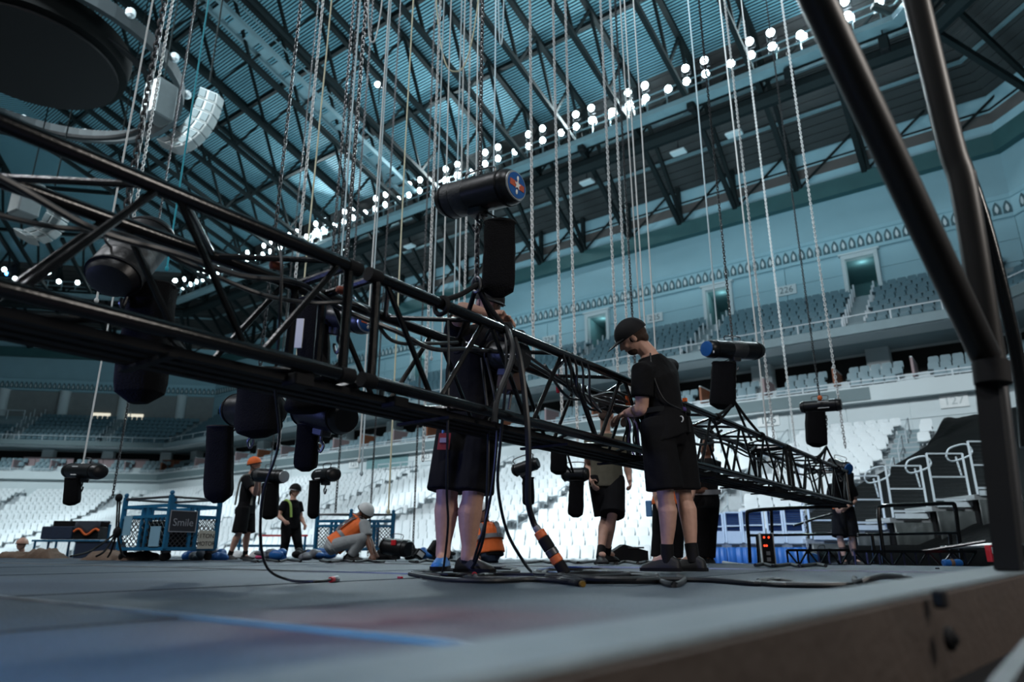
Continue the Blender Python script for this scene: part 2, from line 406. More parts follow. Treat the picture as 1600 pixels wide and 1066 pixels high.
for k in range(4): MB().bar((-39.3+1.2*k, 36.3, 5.3), (-39.3+1.2*k, 36.3, 6.4), .06).build('post', WRAIL, rb)
for z in (5.45, 6.38): MB().bar((-39.35, 36.3, z), (-35.6, 36.3, z), .07).build('rail', WRAIL, rb)
# columns and suite dividers of the club level
cm = MB().bbox((0, 0, 0), (1.15, .9, 2.0), b=.03).mesh('column', PALE, False); pl = MB().bbox((0, 0, 0), (1.25, 1.0, .5), b=.05).mesh('plinth', WHITE, False)
for e, k0, k1, st in ((1, 0, 13, 6.2), (2, 0, 6, 6.0), (0, 0, 3, 6.0)):
    for k in range(k0, k1):
        s = xs(-5.1)+st*k if e == 1 else 3.4+st*k
        r = bpy.data.objects.new('column', cm); COL.objects.link(r); r.location = epos(e, s, 3.5, 9.72); r.rotation_euler = (0, 0, EANG[e]); r['kind'] = 'structure'
        q = bpy.data.objects.new('plinth', pl); COL.objects.link(q); q.parent = r; q.location = (0, 0, -.72)
cnt = 0
for e in (1, 2):
    for k in range(20 if e == 1 else 8):
        s = (2.0+3.6*k) if e == 1 else (3.0+3.6*k)
        p = epos(e, s, 5.5, 8.0)
        m_ = WOOD if (e == 1 and k % 2 == 0) or (e == 2 and k == 0) else MAUVE
        t = empty('suite_divider', p, '%s divider between club seats, %s from the %s corner' % ('brown' if m_ is WOOD else 'mauve', ordw(k+1), 'near right' if e == 1 else 'far left end'), 'divider', 'club level seat dividers')
        ax = (EDIR[e].to_3d(), ENRM[e].to_3d(), Vector((0, 0, 1)))
        MB().bbox(p+Vector((0, 0, .75)), (.12, 2.0, .95), ax).build('panel', m_, t, False)
        MB().bar(p+ax[1]*1.0+Vector((0, 0, 1.27)), p-ax[1]*1.0+Vector((0, 0, 1.27)), .1, .06).build('cap_rail', PALE, t)
for k, (a, b, m_) in enumerate(((1.0, 3.6, WOOD), (5.0, 11.2, MAUVE), (12.6, 17.6, MAUVE), (24.5, 30, MAUVE))):
    c = epos(2, (a+b)/2, 4.1, 9.3)
    t = empty('suite_screen', c, ('brown low screen in front of the far suites by the corner' if m_ is WOOD else 'mauve low screen in front of far suites, %s past the brown one' % ordw(k)), 'screen', 'low screens of the far suites')
    n = max(1, int((b-a)/1.25)); ax = (EDIR[2].to_3d(), ENRM[2].to_3d(), Vector((0, 0, 1)))
    for i in range(n): MB().bbox(epos(2, a+(b-a)*(i+.5)/n, 4.1, 9.3), ((b-a)/n-.04, .1, 1.0), ax).build('panel', m_, t, False)
# far end gallery: round columns in front of a recess, a commentary box, two lit windows
for k in range(6):
    r = MB().lathe(epos(2, 3.6+6.4*k, .15, 14.2), (0, 0, 1), [(0, .62), (.25, .55), (3.6, .55), (3.75, .65)], 18).build('column', PALE); r['kind'] = 'structure'
for k, s in enumerate((8.6, 12.2)):
    wn = MB().box(epos(2, s, .06, 15.15), (1.9, .08, .8), (EDIR[2].to_3d(), ENRM[2].to_3d(), Vector((0, 0, 1)))).build('window_%d' % (k+1), WARMW, None, False); wn['kind'] = 'structure'
cb = empty('commentary_box', epos(2, 22.5, 2.0, 13.4), 'grey commentary box on the far upper seats', 'booth')
ax = (EDIR[2].to_3d(), ENRM[2].to_3d(), Vector((0, 0, 1)))
MB().bbox(epos(2, 22.5, 2.6, 13.3), (7.0, .3, 1.5), ax, .05).build('front_wall', CONC, cb, False)
for k in range(5): MB().bar(epos(2, 19.1+1.7*k, 2.6, 14.0), epos(2, 19.1+1.7*k, 2.6, 15.1), .08).build('post', WRAIL, cb)
MB().bar(epos(2, 19.1, 2.6, 15.1), epos(2, 25.9, 2.6, 15.1), .08).build('rail', WRAIL, cb)
ss = MB().box(epos(1, 75.2, .1, 15.6), (6.0, .12, 1.4)).build('suite_window', DARKIN, walls[1], False)

# ---- seats
def seat_parts():
    bk = MB(); rows = []
    for z, wd, y0 in ((.40, .20, .02), (.46, .235, .03), (.70, .24, .07), (.82, .22, .10), (.86, .16, .11)):
        rows.append([Vector((-wd, y0, z)), Vector((0, y0+.03, z)), Vector((wd, y0, z)), Vector((wd, y0+.05, z)), Vector((0, y0+.08, z)), Vector((-wd, y0+.05, z))])
    bk.loft(rows)
    pn = MB(); rows = []
    for y, wd, z in ((.0, .22, .40), (-.05, .235, .405), (-.36, .23, .44), (-.42, .18, .44)):
        rows.append([Vector((-wd, y, z)), Vector((0, y, z-.02)), Vector((wd, y, z)), Vector((wd, y, z-.05)), Vector((0, y, z-.07)), Vector((-wd, y, z-.05))])
    pn.loft(rows)
    lg = MB().box((0, -.02, .19), (.10, .12, .38))
    return bk, pn, lg
SB, SPAN, SL = seat_parts()
def camspace(p):
    q = Vector((CY*p.x+SY*p.y, -SY*p.x+CY*p.y, p.z-HC))
    f = q.y*CP + q.z*SP; up = -q.y*SP + q.z*CP
    return (800+F*q.x/f, 533-F*up/f, f) if f > .1 else (-999, -999, f)
def seat_rows(rows, aisles, e, mgn, cut=None):
    out = []
    for r, (d, z) in enumerate(rows):
        o = off(d); s0 = (o[e]-PV[e]).dot(EDIR[e])+mgn; s1 = (o[e+1]-PV[e]).dot(EDIR[e])-mgn
        n = int((s1-s0)/.53)
        for k in range(n):
            s = s0+.53*(k+.5)+(s1-s0-n*.53)/2
            if any(abs(s-a) < .62 for a in aisles): continue
            p = epos(e, s, d, z)
            if cut and cut(p, r): continue
            out.append((e, r, k, p))
    return out
LAIS = {1: [xs(x) for x in (-3.75, -9.1, -17.7, -26.3, -34.9, -43.6, -52.2, -60.8)], 2: [6, 15, 24, 33], 0: []}
UAIS = {1: [xs(x) for x in DOORX], 2: [9.5, 18.6, 27.5], 0: [9, 18]}
tarpcut = lambda p, r: p.x > -3.0
def boxcut(p, r): return r == 7 or (p-epos(2, 22.5, 1.6, p.z)).length < 3.9 and r >= 4
low = [q for e in (1, 2) for q in seat_rows(LOW, LAIS[e], e, .5, tarpcut)]
upp = [q for e in (0, 1, 2) for q in seat_rows(UP, UAIS[e], e, .5, boxcut if e == 2 else None)]
clb = [q for e in (0, 1, 2) for q in seat_rows([(6.40, 7.75), (5.5, 8.25), (4.6, 8.75)], [2.0+3.6*k for k in range(24)], e, .5)]
def split(lst, n, u0=40, u1=1560):
    near = []
    for i, (e, r, k, p) in enumerate(lst):
        u, v, f = camspace(p+Vector((0, 0, .6)))
        if u0 < u < u1 and -20 < v < 860: near.append((f, i))
    near.sort(); idx = set(i for _, i in near[:n])
    return [lst[i] for i in sorted(idx)], [q for i, q in enumerate(lst) if i not in idx]
def mass(name, lst, tmpl, m, label, cat):
    V = np.array(tmpl.v); nv = len(V); allv = []; fs = []
    for j, (e, r, k, p) in enumerate(lst):
        a = EANG[e]; c, s = math.cos(a), math.sin(a)
        X = V[:, 0]*c - V[:, 1]*s + p.x; Y = V[:, 0]*s + V[:, 1]*c + p.y
        allv.append(np.stack([X, Y, V[:, 2]+p.z], 1)); b = j*nv
        fs += [tuple(i+b for i in q) for q in tmpl.f]
    me = bpy.data.meshes.new(name); me.from_pydata(np.concatenate(allv).tolist(), [], fs); me.materials.append(m)
    o = bpy.data.objects.new(name, me); COL.objects.link(o)
    return tag(o, label, cat, kind='stuff')
FULL = MB().add(SB.v, SB.f).add(SPAN.v, SPAN.f).add(SL.v, SL.f)
def individuals(lst, m, name, cat, group, labf):
    bme = SB.mesh('backrest', m); pme = SPAN.mesh('seat_pan', m); lme = SL.mesh('bracket', mat('seat_bracket', (.30, .33, .35), .5))
    for e, r, k, p in lst:
        t = empty(name, p, labf(e, r, k, p), cat, group, rz=EANG[e], rel=True)
        for nm, me in (('backrest', bme), ('seat_pan', pme), ('bracket', lme)):
            c = bpy.data.objects.new(nm, me); COL.objects.link(c); c.parent = t
near, rest = split(low, 300)
cntr = {}
near.sort(key=lambda q: (q[0], q[1], -q[3].x))
def lablow(e, r, k, p):
    cntr[(e, r)] = cntr.get((e, r), 0)+1
    return 'white stadium seat, %s lowest row, %s from the black tarp end' % (ordw(20-r), ordw(cntr[(e, r)]))
individuals(near, SEATW, 'stadium_seat', 'stadium seat', 'white seats of the lower bowl', lablow)
mass('lower_bowl_seats', rest, FULL, SEATW, 'white seats filling the rest of the lower bowl', 'seating')
near, rest = split(upp, 300, 700, 1500)
near.sort(key=lambda q: (q[0], q[1], -q[3].x)); cntr2 = {}
def labup(e, r, k, p):
    cntr2[(e, r)] = cntr2.get((e, r), 0)+1
    return 'grey upper deck seat, %s row from the front rail, %s from the right' % (ordw(r+1), ordw(cntr2[(e, r)]))
ubm = FULL.mesh('upper_seat', SEATG)
for e, r, k, p in near:
    o = bpy.data.objects.new('upper_seat', ubm); COL.objects.link(o); o.location = p; o.rotation_euler = (0, 0, EANG[e])
    tag(o, labup(e, r, k, p), 'upper seat', 'grey seats of the upper deck')
mass('upper_deck_seats', rest, FULL, SEATG, 'grey seats filling the rest of the upper deck', 'seating')
near, rest = split(clb, 200, 500, 1500)
near.sort(key=lambda q: (q[0], q[1], -q[3].x)); cntr3 = {}
cbm = FULL.mesh('club_seat', SEATC)
for e, r, k, p in near:
    o = bpy.data.objects.new('club_seat', cbm); COL.objects.link(o); o.location = p; o.rotation_euler = (0, 0, EANG[e])
    cntr3[(e, r)] = cntr3.get((e, r), 0)+1
    tag(o, 'pale club seat, %s row behind the rail, %s from the right' % (('front', 'second', 'third')[r], ordw(cntr3[(e, r)])), 'club seat', 'club level seats')
mass('club_level_seats', rest, FULL, SEATC, 'pale club seats filling the rest of the balcony', 'seating')
# ---- rails and aisle posts
pm = MB().bar((0, 0, 0), (0, 0, .55), .07).mesh('post', WRAIL, False)
for e in range(3):
    for lev, d, z, nm in (('upper deck', 6.66, 11.3, 'deck_rail'), ('club balcony', 6.92, 7.98, 'balcony_rail')):
        o = off(d); A, B = o[e], o[e+1]; L = (B-A).length
        t = empty(nm, (A.x, A.y, z), 'white front rail of the %s along the %s side' % (lev, ('chamfered right', 'long', 'far left')[e]), 'railing')
        for h in ((.5,) if lev != 'club balcony' else (.3, .12)): MB().bar((A.x, A.y, z+h), (B.x, B.y, z+h), .06).build('rail', WRAIL, t)
        n = int(L/2.2)
        for k in range(n):
            q = bpy.data.objects.new('post', pm); COL.objects.link(q); q.parent = t
            pp = A+(B-A)*((k+.5)/n); q.location = (pp.x-A.x, pp.y-A.y, -.02); q.scale = (1, 1, 1 if lev != 'club balcony' else .6)
pm2 = MB().bar((0, 0, 0), (0, 0, .95), .085).mesh('post', WRAIL, False)
for e in (1, 2):
    for j, s in enumerate(UAIS[e]):
        sec = 226-j if e == 1 else 0
        t = empty('aisle_posts', epos(e, s, 3, 12), ('white posts of the upper aisle, %s from the 226 sign' % ordw(j+1) if e == 1 else 'white posts lining the far end upper aisle, %s from the corner' % ordw(j+1)), 'handrail', 'upper aisle posts')
        for i, (d, z) in enumerate(UP):
            for sg in (-.55, .55):
                q = bpy.data.objects.new('post', pm2); COL.objects.link(q); q.parent = t; q.location = epos(e, s+sg, d, z)-t.location
    for j, s in enumerate(LAIS[e]):
        for i in range(1, 19, 4):
            d, z = LOW[i]; a = EDIR[e].to_3d(); n_ = ENRM[e].to_3d()
            t = empty('aisle_handrail', epos(e, s, d, z), 'white hooped aisle handrail, %s aisle %s, %s from the top' % (ordw(j+1), 'from the black tarp' if e == 1 else 'round the far corner', ordw((i+3)//4)), 'handrail', 'hooped handrails in the lower aisles')
            p0 = epos(e, s, d, z); p1 = epos(e, s, d+1.64, z-.62)
            hh = Vector((0, 0, .92))
            MB().tube(smoothpath([p0, p0+hh*.8, p0+hh+n_*.12, p1+hh-n_*.12, p1+hh*.8, p1], 5), .028, 6).build('hoop', WRAIL, t)
            MB().tube([(p0+hh*.5), (p1+hh*.5)], .022, 6).build('rail', WRAIL, t)
# aisle steps beside the tarp
for i, (d, z) in enumerate(LOW[:14]):
    MB().box(epos(1, xs(-3.75), d+.2, z+.075), (1.1, .42, .15)).build('floor_step', CONC, None, False)['kind'] = 'structure'
# black tarp over the seats at the right
tp = MB(); rows = []
prof = [(d-.1, z+.62) for d, z in LOW[:20]]+[(23.6, .2), (23.9, -.9)]
for i, (d, z) in enumerate(prof):
    row = []
    A, B = Vector((-2.5-.05*i, 44.2-d)), off(d)[1]; C2 = B - EDIR[0]*14
    for k in range(30):
        t = k/29
        p = A.lerp(B, t/.45) if t < .45 else B.lerp(C2, (t-.45)/.55)
        zz = z + .10*noise.noise(Vector((p.x*1.3, p.y*1.1, 1.7))) + .05*noise.noise(Vector((p.x*4, p.y*3, 5)))
        if k == 0: zz = z-.55
        row.append(Vector((p.x, p.y, zz)))
    rows.append(row)
n = 30
vs = [p for r in rows for p in r]; fs = [(i*n+j, i*n+j+1, (i+1)*n+j+1, (i+1)*n+j) for i in range(len(rows)-1) for j in range(n-1)]
tp.add(vs, fs); o = tp.build('seat_tarp', TARP, None, ang=60); tag(o, 'black tarpaulin covering the seats below section sign 127', 'tarpaulin')
md = o.modifiers.new('thick', 'SOLIDIFY'); md.thickness = .03
# ---- roof
def corrug(pts, step, amp):
    out = []
    for (d0, z0), (d1, z1) in zip(pts[:-1], pts[1:]):
        L = math.hypot(d1-d0, z1-z0); n = int(L/step); nx, nz = -(z1-z0)/L, (d1-d0)/L
        for k in range(n):
            for f_, a in ((0, 0), (.52, 0), (.55, amp), (.97, amp)):
                t = (k+f_)/n; out.append((d0+(d1-d0)*t+nx*a, z0+(z1-z0)*t+nz*a))
    out.append(pts[-1]); return out
RZ = lambda d: 31.3 + .304*(d-6.6)
for e in range(3):
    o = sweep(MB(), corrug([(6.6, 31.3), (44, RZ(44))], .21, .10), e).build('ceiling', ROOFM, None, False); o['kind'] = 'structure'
    o.data.materials.append(mat('rib_recess_shade', (.035, .06, .07), .9))
    for i, p_ in enumerate(o.data.polygons): p_.material_index = 1 if i % 4 in (1, 2) else 0  # shade put into the colour: rib recesses and one side darker
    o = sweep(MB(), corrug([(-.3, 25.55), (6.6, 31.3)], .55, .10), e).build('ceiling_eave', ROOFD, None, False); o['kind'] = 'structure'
    for d in (12, 18.5, 25, 31.5, 38):
        slab('ceiling_beam', [(d-.13, RZ(d)-.35), (d+.13, RZ(d)-.35), (d+.13, RZ(d)-.05), (d-.13, RZ(d)-.05)], TRUSSM, e)
    for d, z in ((2.2, 27.2), (4.4, 29.0)): slab('ceiling_batten', [(d-.08, z-.1), (d+.08, z-.1), (d+.08, z+.1), (d-.08, z+.1)], DUCT, e)
V3 = lambda d, z, x=0: Vector((x, -d, z))
def roof_truss(D):
    t = empty('roof_truss', (0, 0, 0), kind='structure', rel=True)
    BZ = lambda d: 26.9 + .304*(d-6.6)
    MB().bar(V3(6.6, 31.0), V3(D, RZ(D)-.3), .34, .34).build('top_chord', TRUSSM, t, False)
    MB().bar(V3(6.6, 26.9), V3(D, BZ(D)), .30, .30).build('bottom_chord', TRUSSM, t, False)
    MB().bar(V3(6.6, 26.7), V3(6.6, 31.2), .30, .30).build('post', TRUSSM, t, False)
    k = 0; d = 6.6
    while d + 4.2 < D:
        MB().bar(V3(d, BZ(d)), V3(d+2.1, RZ(d+2.1)-.3), .17).build('diagonal', TRUSSM, t, False)
        MB().bar(V3(d+2.1, RZ(d+2.1)-.3), V3(d+4.2, BZ(d+4.2)), .17).build('diagonal', TRUSSM, t, False)
        d += 4.2
    MB().bar(V3(6.6, 26.9), V3(.35, 22.9, .0), .30).build('leg', TRUSSM, t, False)
    MB().bar(V3(6.4, 30.6), V3(.35, 22.9, .25), .24).build('leg', TRUSSM, t, False)
    MB().bar(V3(.30, 22.9, .0), V3(.30, 26.0, .0), .28).build('wall_post', TRUSSM, t, False)
    MB().bar(V3(.45, 23.0, .1), V3(.35, 25.9, 3.7), .12).build('wall_brace', TRUSSM, t, False)
    MB().bar(V3(6.6, 27.0, 0), V3(6.6, 30.9, 4.1), .11).build('sway_brace', TRUSSM, t, False)
    return t
protos = {D: roof_truss(D) for D in (9.5, 17.0, 27.5, 43.0)}
used = set()
def place_truss(e, s):
    m = min((ELEN[e]-s)*(2.2) if e < 2 else 99, s*2.2 if e > 0 else 99)
    D = max([q for q in protos if q <= max(m, 9.5)])
    o = protos[D] if D not in used else copy_tree(protos[D]); used.add(D)
    o.location = epos(e, s, 0, 0); o.rotation_euler = (0, 0, EANG[e])
for k in range(26):
    x = 3.6-4.1*k
    if x > -76 and x < 1.5: place_truss(1, xs(x))
for k in range(7): place_truss(2, 3.5+4.4*k)
for k in range(4): place_truss(0, ELEN[0]-3.5-4.4*k)
# catwalk with its two rows of floodlights
fl = MB(); AXI = (Vector((1, 0, 0)), Vector((0, 1, 0)), Vector((0, 0, 1)))
tilt = (Vector((1, 0, 0)), Vector((0, math.cos(.5), math.sin(.5))), Vector((0, -math.sin(.5), math.cos(.5))))
hm = MB().bbox((0, .12, 0), (.50, .26, .44), tilt, .2).mesh('housing', DSTEEL, False)
lm = MB().lathe(Vector((0, .0, 0)), -tilt[1], [(-.02, .235), (.02, .235), (.035, .22), (.06, .15)], 14).mesh('lens', LAMPM)
km = MB().tube([(-.28, .1, .05), (-.28, .1, -.46), (.28, .1, -.46), (.28, .1, .05)], .03, 4).mesh('bracket', DSTEEL, False)
for e in range(3):
    c = empty('catwalk', epos(e, 0, 7, 27), kind='structure')
    slab('deck', [(6.7, 27.5), (8.1, 27.5), (8.1, 27.65), (6.7, 27.65)], TRUSSM, e, parent=c)
    slab('cable_tray', [(7.7, 26.95), (8.5, 26.95), (8.5, 27.3), (7.7, 27.3)], DUCT, e, parent=c)
    slab('walk_duct', [(6.0, 26.2), (6.3, 25.9), (6.6, 25.9), (6.9, 26.2), (6.9, 26.6), (6.6, 26.9), (6.3, 26.9), (6.0, 26.6)], TRUSSM, e, parent=c)
    for z in (28.15, 28.7): slab('rail', [(8.05, z), (8.12, z), (8.12, z+.06), (8.05, z+.06)], DUCT, e, parent=c)
    a0, b0 = off(8.08)[e], off(8.08)[e+1]; L = (b0-a0).length
    pmm = MB().bar((0, 0, 0), (0, 0, 1.15), .06).mesh('rail_post', DUCT, False)
    for k in range(int(L/1.37)):
        q = bpy.data.objects.new('rail_post', pmm); COL.objects.link(q); q.parent = c
        pp = a0+(b0-a0)*((k+.5)/int(L/1.37)); q.location = Vector((pp.x, pp.y, 27.6))-c.location
    # lamps
    j = 0; st = 4.1 if e == 1 else 4.4
    s0 = (a0-PV[e]).dot(EDIR[e]); s1 = (b0-PV[e]).dot(EDIR[e])
    start = xs(1.5) if e == 1 else 2.0
    s = start
    while s < s1-1:
        for i, ds in enumerate((.75, 2.0, 3.25)):
            for row, z in enumerate((28.75, 29.75)):
                if (row == 1 and i == 2) or s+ds < s0+.3 or s+ds > s1-.3 or (e == 2 and (i+row) % 2): continue
                j += 1
                t = empty('floodlight', epos(e, s+ds, 7.95, z), 'floodlight on the %s catwalk, %s row, %s from its right end' % (('near right', 'long side', 'far end')[e], ('lower', 'upper')[row], ordw(j)), 'floodlight', 'catwalk floodlights', rz=EANG[e], rel=True)
                for nm, me in (('housing', hm), ('lens', lm), ('bracket', km)):
                    q = bpy.data.objects.new(nm, me); COL.objects.link(q); q.parent = t
        s += st
# a second, darker catwalk running up the roof slope
c = empty('roof_catwalk', (-38, 20, 30), kind='structure')
for x0 in (-37.0,):
    a, b = Vector((x0, 36, 28.6)), Vector((x0, 6, 37.6))
    for dx in (-.6, .6):
        MB().bar(a+Vector((dx, 0, 0)), b+Vector((dx, 0, 0)), .18, .35).build('stringer', DUCT, c, False)
        MB().bar(a+Vector((dx, 0, 1.1)), b+Vector((dx, 0, 1.1)), .07).build('rail', DUCT, c, False)
    n = 26
    tm = MB().box((0, 0, 0), (1.1, .75, .05)).mesh('tread', DUCT, False)
    for k in range(n):
        q = bpy.data.objects.new('tread', tm); COL.objects.link(q); q.parent = c; q.location = a.lerp(b, (k+.5)/n)-c.location; q.rotation_euler = (-.29, 0, 0)
for k, (u, v) in enumerate(((909, 228), (1080, 163), (1233, 118), (742, 290), (1382, 70))):
    p = yw(u, v, 36.2); t = empty('catwalk_speaker', p, 'small black loudspeaker hung below the long side catwalk, %s from its right end' % ordw((4, 3, 2, 5, 1)[k]), 'loudspeaker', 'small loudspeakers below the catwalk')
    MB().bbox(p, (.5, .5, .9), b=.15).build('cabinet', BLACKM, t, False); MB().bar(p, p+Vector((0, 0, 1.6)), .06).build('hanger', BLACKM, t); MB().bbox(p-Vector((0, .26, 0)), (.4, .04, .75), b=.1).build('grille', TRUSSM, t, False)
for p, m_, lb in ((yw(590, 132, 27.0), LAMPM, 'single white lamp on the sloping roof catwalk'), (epos(2, 21.3, 7.9, 29.3), mat('blue_lens', (.05, .2, 1), .3, emit=(.05, .25, 1), estr=22), 'blue lamp on the far end catwalk')):
    t = empty('catwalk_lamp', p, lb, 'floodlight'); MB().bbox(p+Vector((0, .2, .05)), (.4, .3, .4), b=.2).build('housing', DSTEEL, t, False)
    MB().lathe(p, Vector((.5, -.8, -.35)), [(-.02, .19), (.03, .19), (.06, .12)], 14).build('lens', m_, t); MB().bar(p+Vector((0, .2, 0)), p+Vector((0, .2, -1.5)), .05).build('stem', TRUSSM, t)
# small ceiling fixtures hung under the eave
for k, (u, v, y) in enumerate(((1060, 238, 38.5), (917, 285, 38.5), (1147, 209, 38.5), (640, 385, 38.5))):
    p = yw(u, v, y)
    t = empty('batten_light', p, 'small white box light under the eave, %s from the right' % ordw((2, 3, 1, 4)[k]), 'light', 'box lights under the eave')
    MB().bbox(p, (1.0, .6, .16), b=.2).build('box', PALE, t, False); MB().bar(p, p+Vector((0, 0, 1.8)), .05).build('stem', TRUSSM, t)
# scoreboard underside, ring truss and loudspeaker arrays hanging from the roof
p = px(45, 92, 22)
t = empty('scoreboard', p, 'dark round scoreboard underside hanging near the roof at upper left', 'scoreboard')
MB().lathe(p, (0, 0, 1), [(0, .1), (0, 3.1), (.1, 3.3), (1.0, 3.4), (1.1, 3.2)], 40).build('drum', mat('board_black', (.0025, .003, .003), .8, spec=.1), t)
MB().lathe(p-Vector((0, 0, .12)), (0, 0, 1), [(0, 2.85), (.0, 3.05), (.14, 3.05), (.14, 2.85)], 40).build('rim', BLACKM, t)
for a in range(4):
    q = p+Vector((2.5*math.cos(a*1.57+.6), 2.5*math.sin(a*1.57+.6), 1)); MB().bar(q, q+Vector((0, 0, 12)), .06).build('hanger', TRUSSM, t)
rp = px(48, 135, 23.5)+Vector((0, 0, 1.2)); RR = 5.4
t = empty('ring_truss', rp, 'grey ring truss around the dark scoreboard with small white lights', 'truss')
MB().loft([[rp+Vector((r*math.cos(a), r*math.sin(a), z)) for r, z in ((RR-.12, -.30), (RR+.12, -.30), (RR+.12, .30), (RR-.12, .30))] for a in [2*math.pi*k/56 for k in range(56)]], closed=True).build('band', mat('ring_grey', (.03, .04, .045), .7), t, False)
MB().loft([[rp+Vector((r*math.cos(a), r*math.sin(a), z)) for r, z in ((RR-.9, -.65), (RR-.7, -.65), (RR-.7, -.5), (RR-.9, -.5))] for a in [2*math.pi*k/56 for k in range(56)]], closed=True).build('inner_rail', BLACKM, t, False)
for k in range(14):
    a = 2*math.pi*k/14+.2; q = rp+Vector(((RR+.2)*math.cos(a), (RR+.2)*math.sin(a), .28))
    MB().bbox(q, (.32, .32, .4), b=.3).build('spotlight', PALE, t, False)
for a in range(6):
    q = rp+Vector((RR*math.cos(a*1.05), RR*math.sin(a*1.05), 0)); MB().bar(q, q+Vector((0, 0, 14)), .05).build('hanger', TRUSSM, t)
def line_array(pts, wd, label, hang, D):
    P = [px(u, v, D) for u, v in pts]
    t = empty('line_array', P[0], label, 'loudspeaker')
    side = (P[-1]-P[0]).cross(Vector((CY*.35-SY, SY*.35+CY, .2))).normalized()
    for i in range(len(P)-1):
        d = P[i+1]-P[i]; X = d.normalized(); Z = X.cross(side).normalized(); c = (P[i]+P[i+1])/2
        if Z.dot(Vector((0, 0, HC))-c) > 0: Z = -Z
        b = MB().bbox(c+Z*.22, (d.length*.96, wd, .42), (X, side, Z), .08).build('cabinet', mat('speaker_white', (.42, .46, .46), .6), t, False)
        for sg in (-1, 1): MB().bbox(c-Z*.005+side*(sg*wd*.25), (d.length*.74, wd*.36, .05), (X, side, Z), .1).build('grille', mat('speaker_grille', (.12, .16, .17), .7), b, False)
    MB().bar(P[0]+Vector((0, 0, .3)), P[0]+Vector((0, 0, hang)), .05).build('hanger', TRUSSM, t)
line_array([(326, 140), (322, 156), (316, 172), (308, 187), (298, 200), (286, 211), (272, 219), (257, 223)], 1.0, 'curved white loudspeaker array hanging beside the teal rope', 12, 22)
line_array([(84, 300), (86, 318), (83, 336), (75, 350), (62, 360), (46, 365), (30, 362)], 1.0, 'smaller curved white loudspeaker array seen through the truss at far left', 12, 26)
for (u, v, D, lb) in ((250, 160, 21.5, 'white faced speaker box tucked against the ring truss'), (42, 312, 25, 'grey boxy loudspeaker seen through the truss at far left')):
    p = px(u, v, D); t = empty('speaker_box', p, lb, 'loudspeaker')
    ax = (Vector((CY, SY, 0)), Vector((-SY, CY, 0)), Vector((0, 0, 1))); q = Matrix.Rotation(-.5, 3, 'Z'); ax = tuple(q @ a for a in ax)
    MB().bbox(p, (.8, .8, 1.5), ax, .06).build('cabinet', mat('speaker_grey', (.17, .20, .21), .6), t, False)
    MB().bbox(p-ax[1]*.41, (.7, .04, 1.35), ax, .1).build('grille', mat('speaker_white', (.42, .46, .46)), t, False); MB().bar(p+Vector((0, 0, .7)), p+Vector((0, 0, 9)), .04).build('hanger', TRUSSM, t)
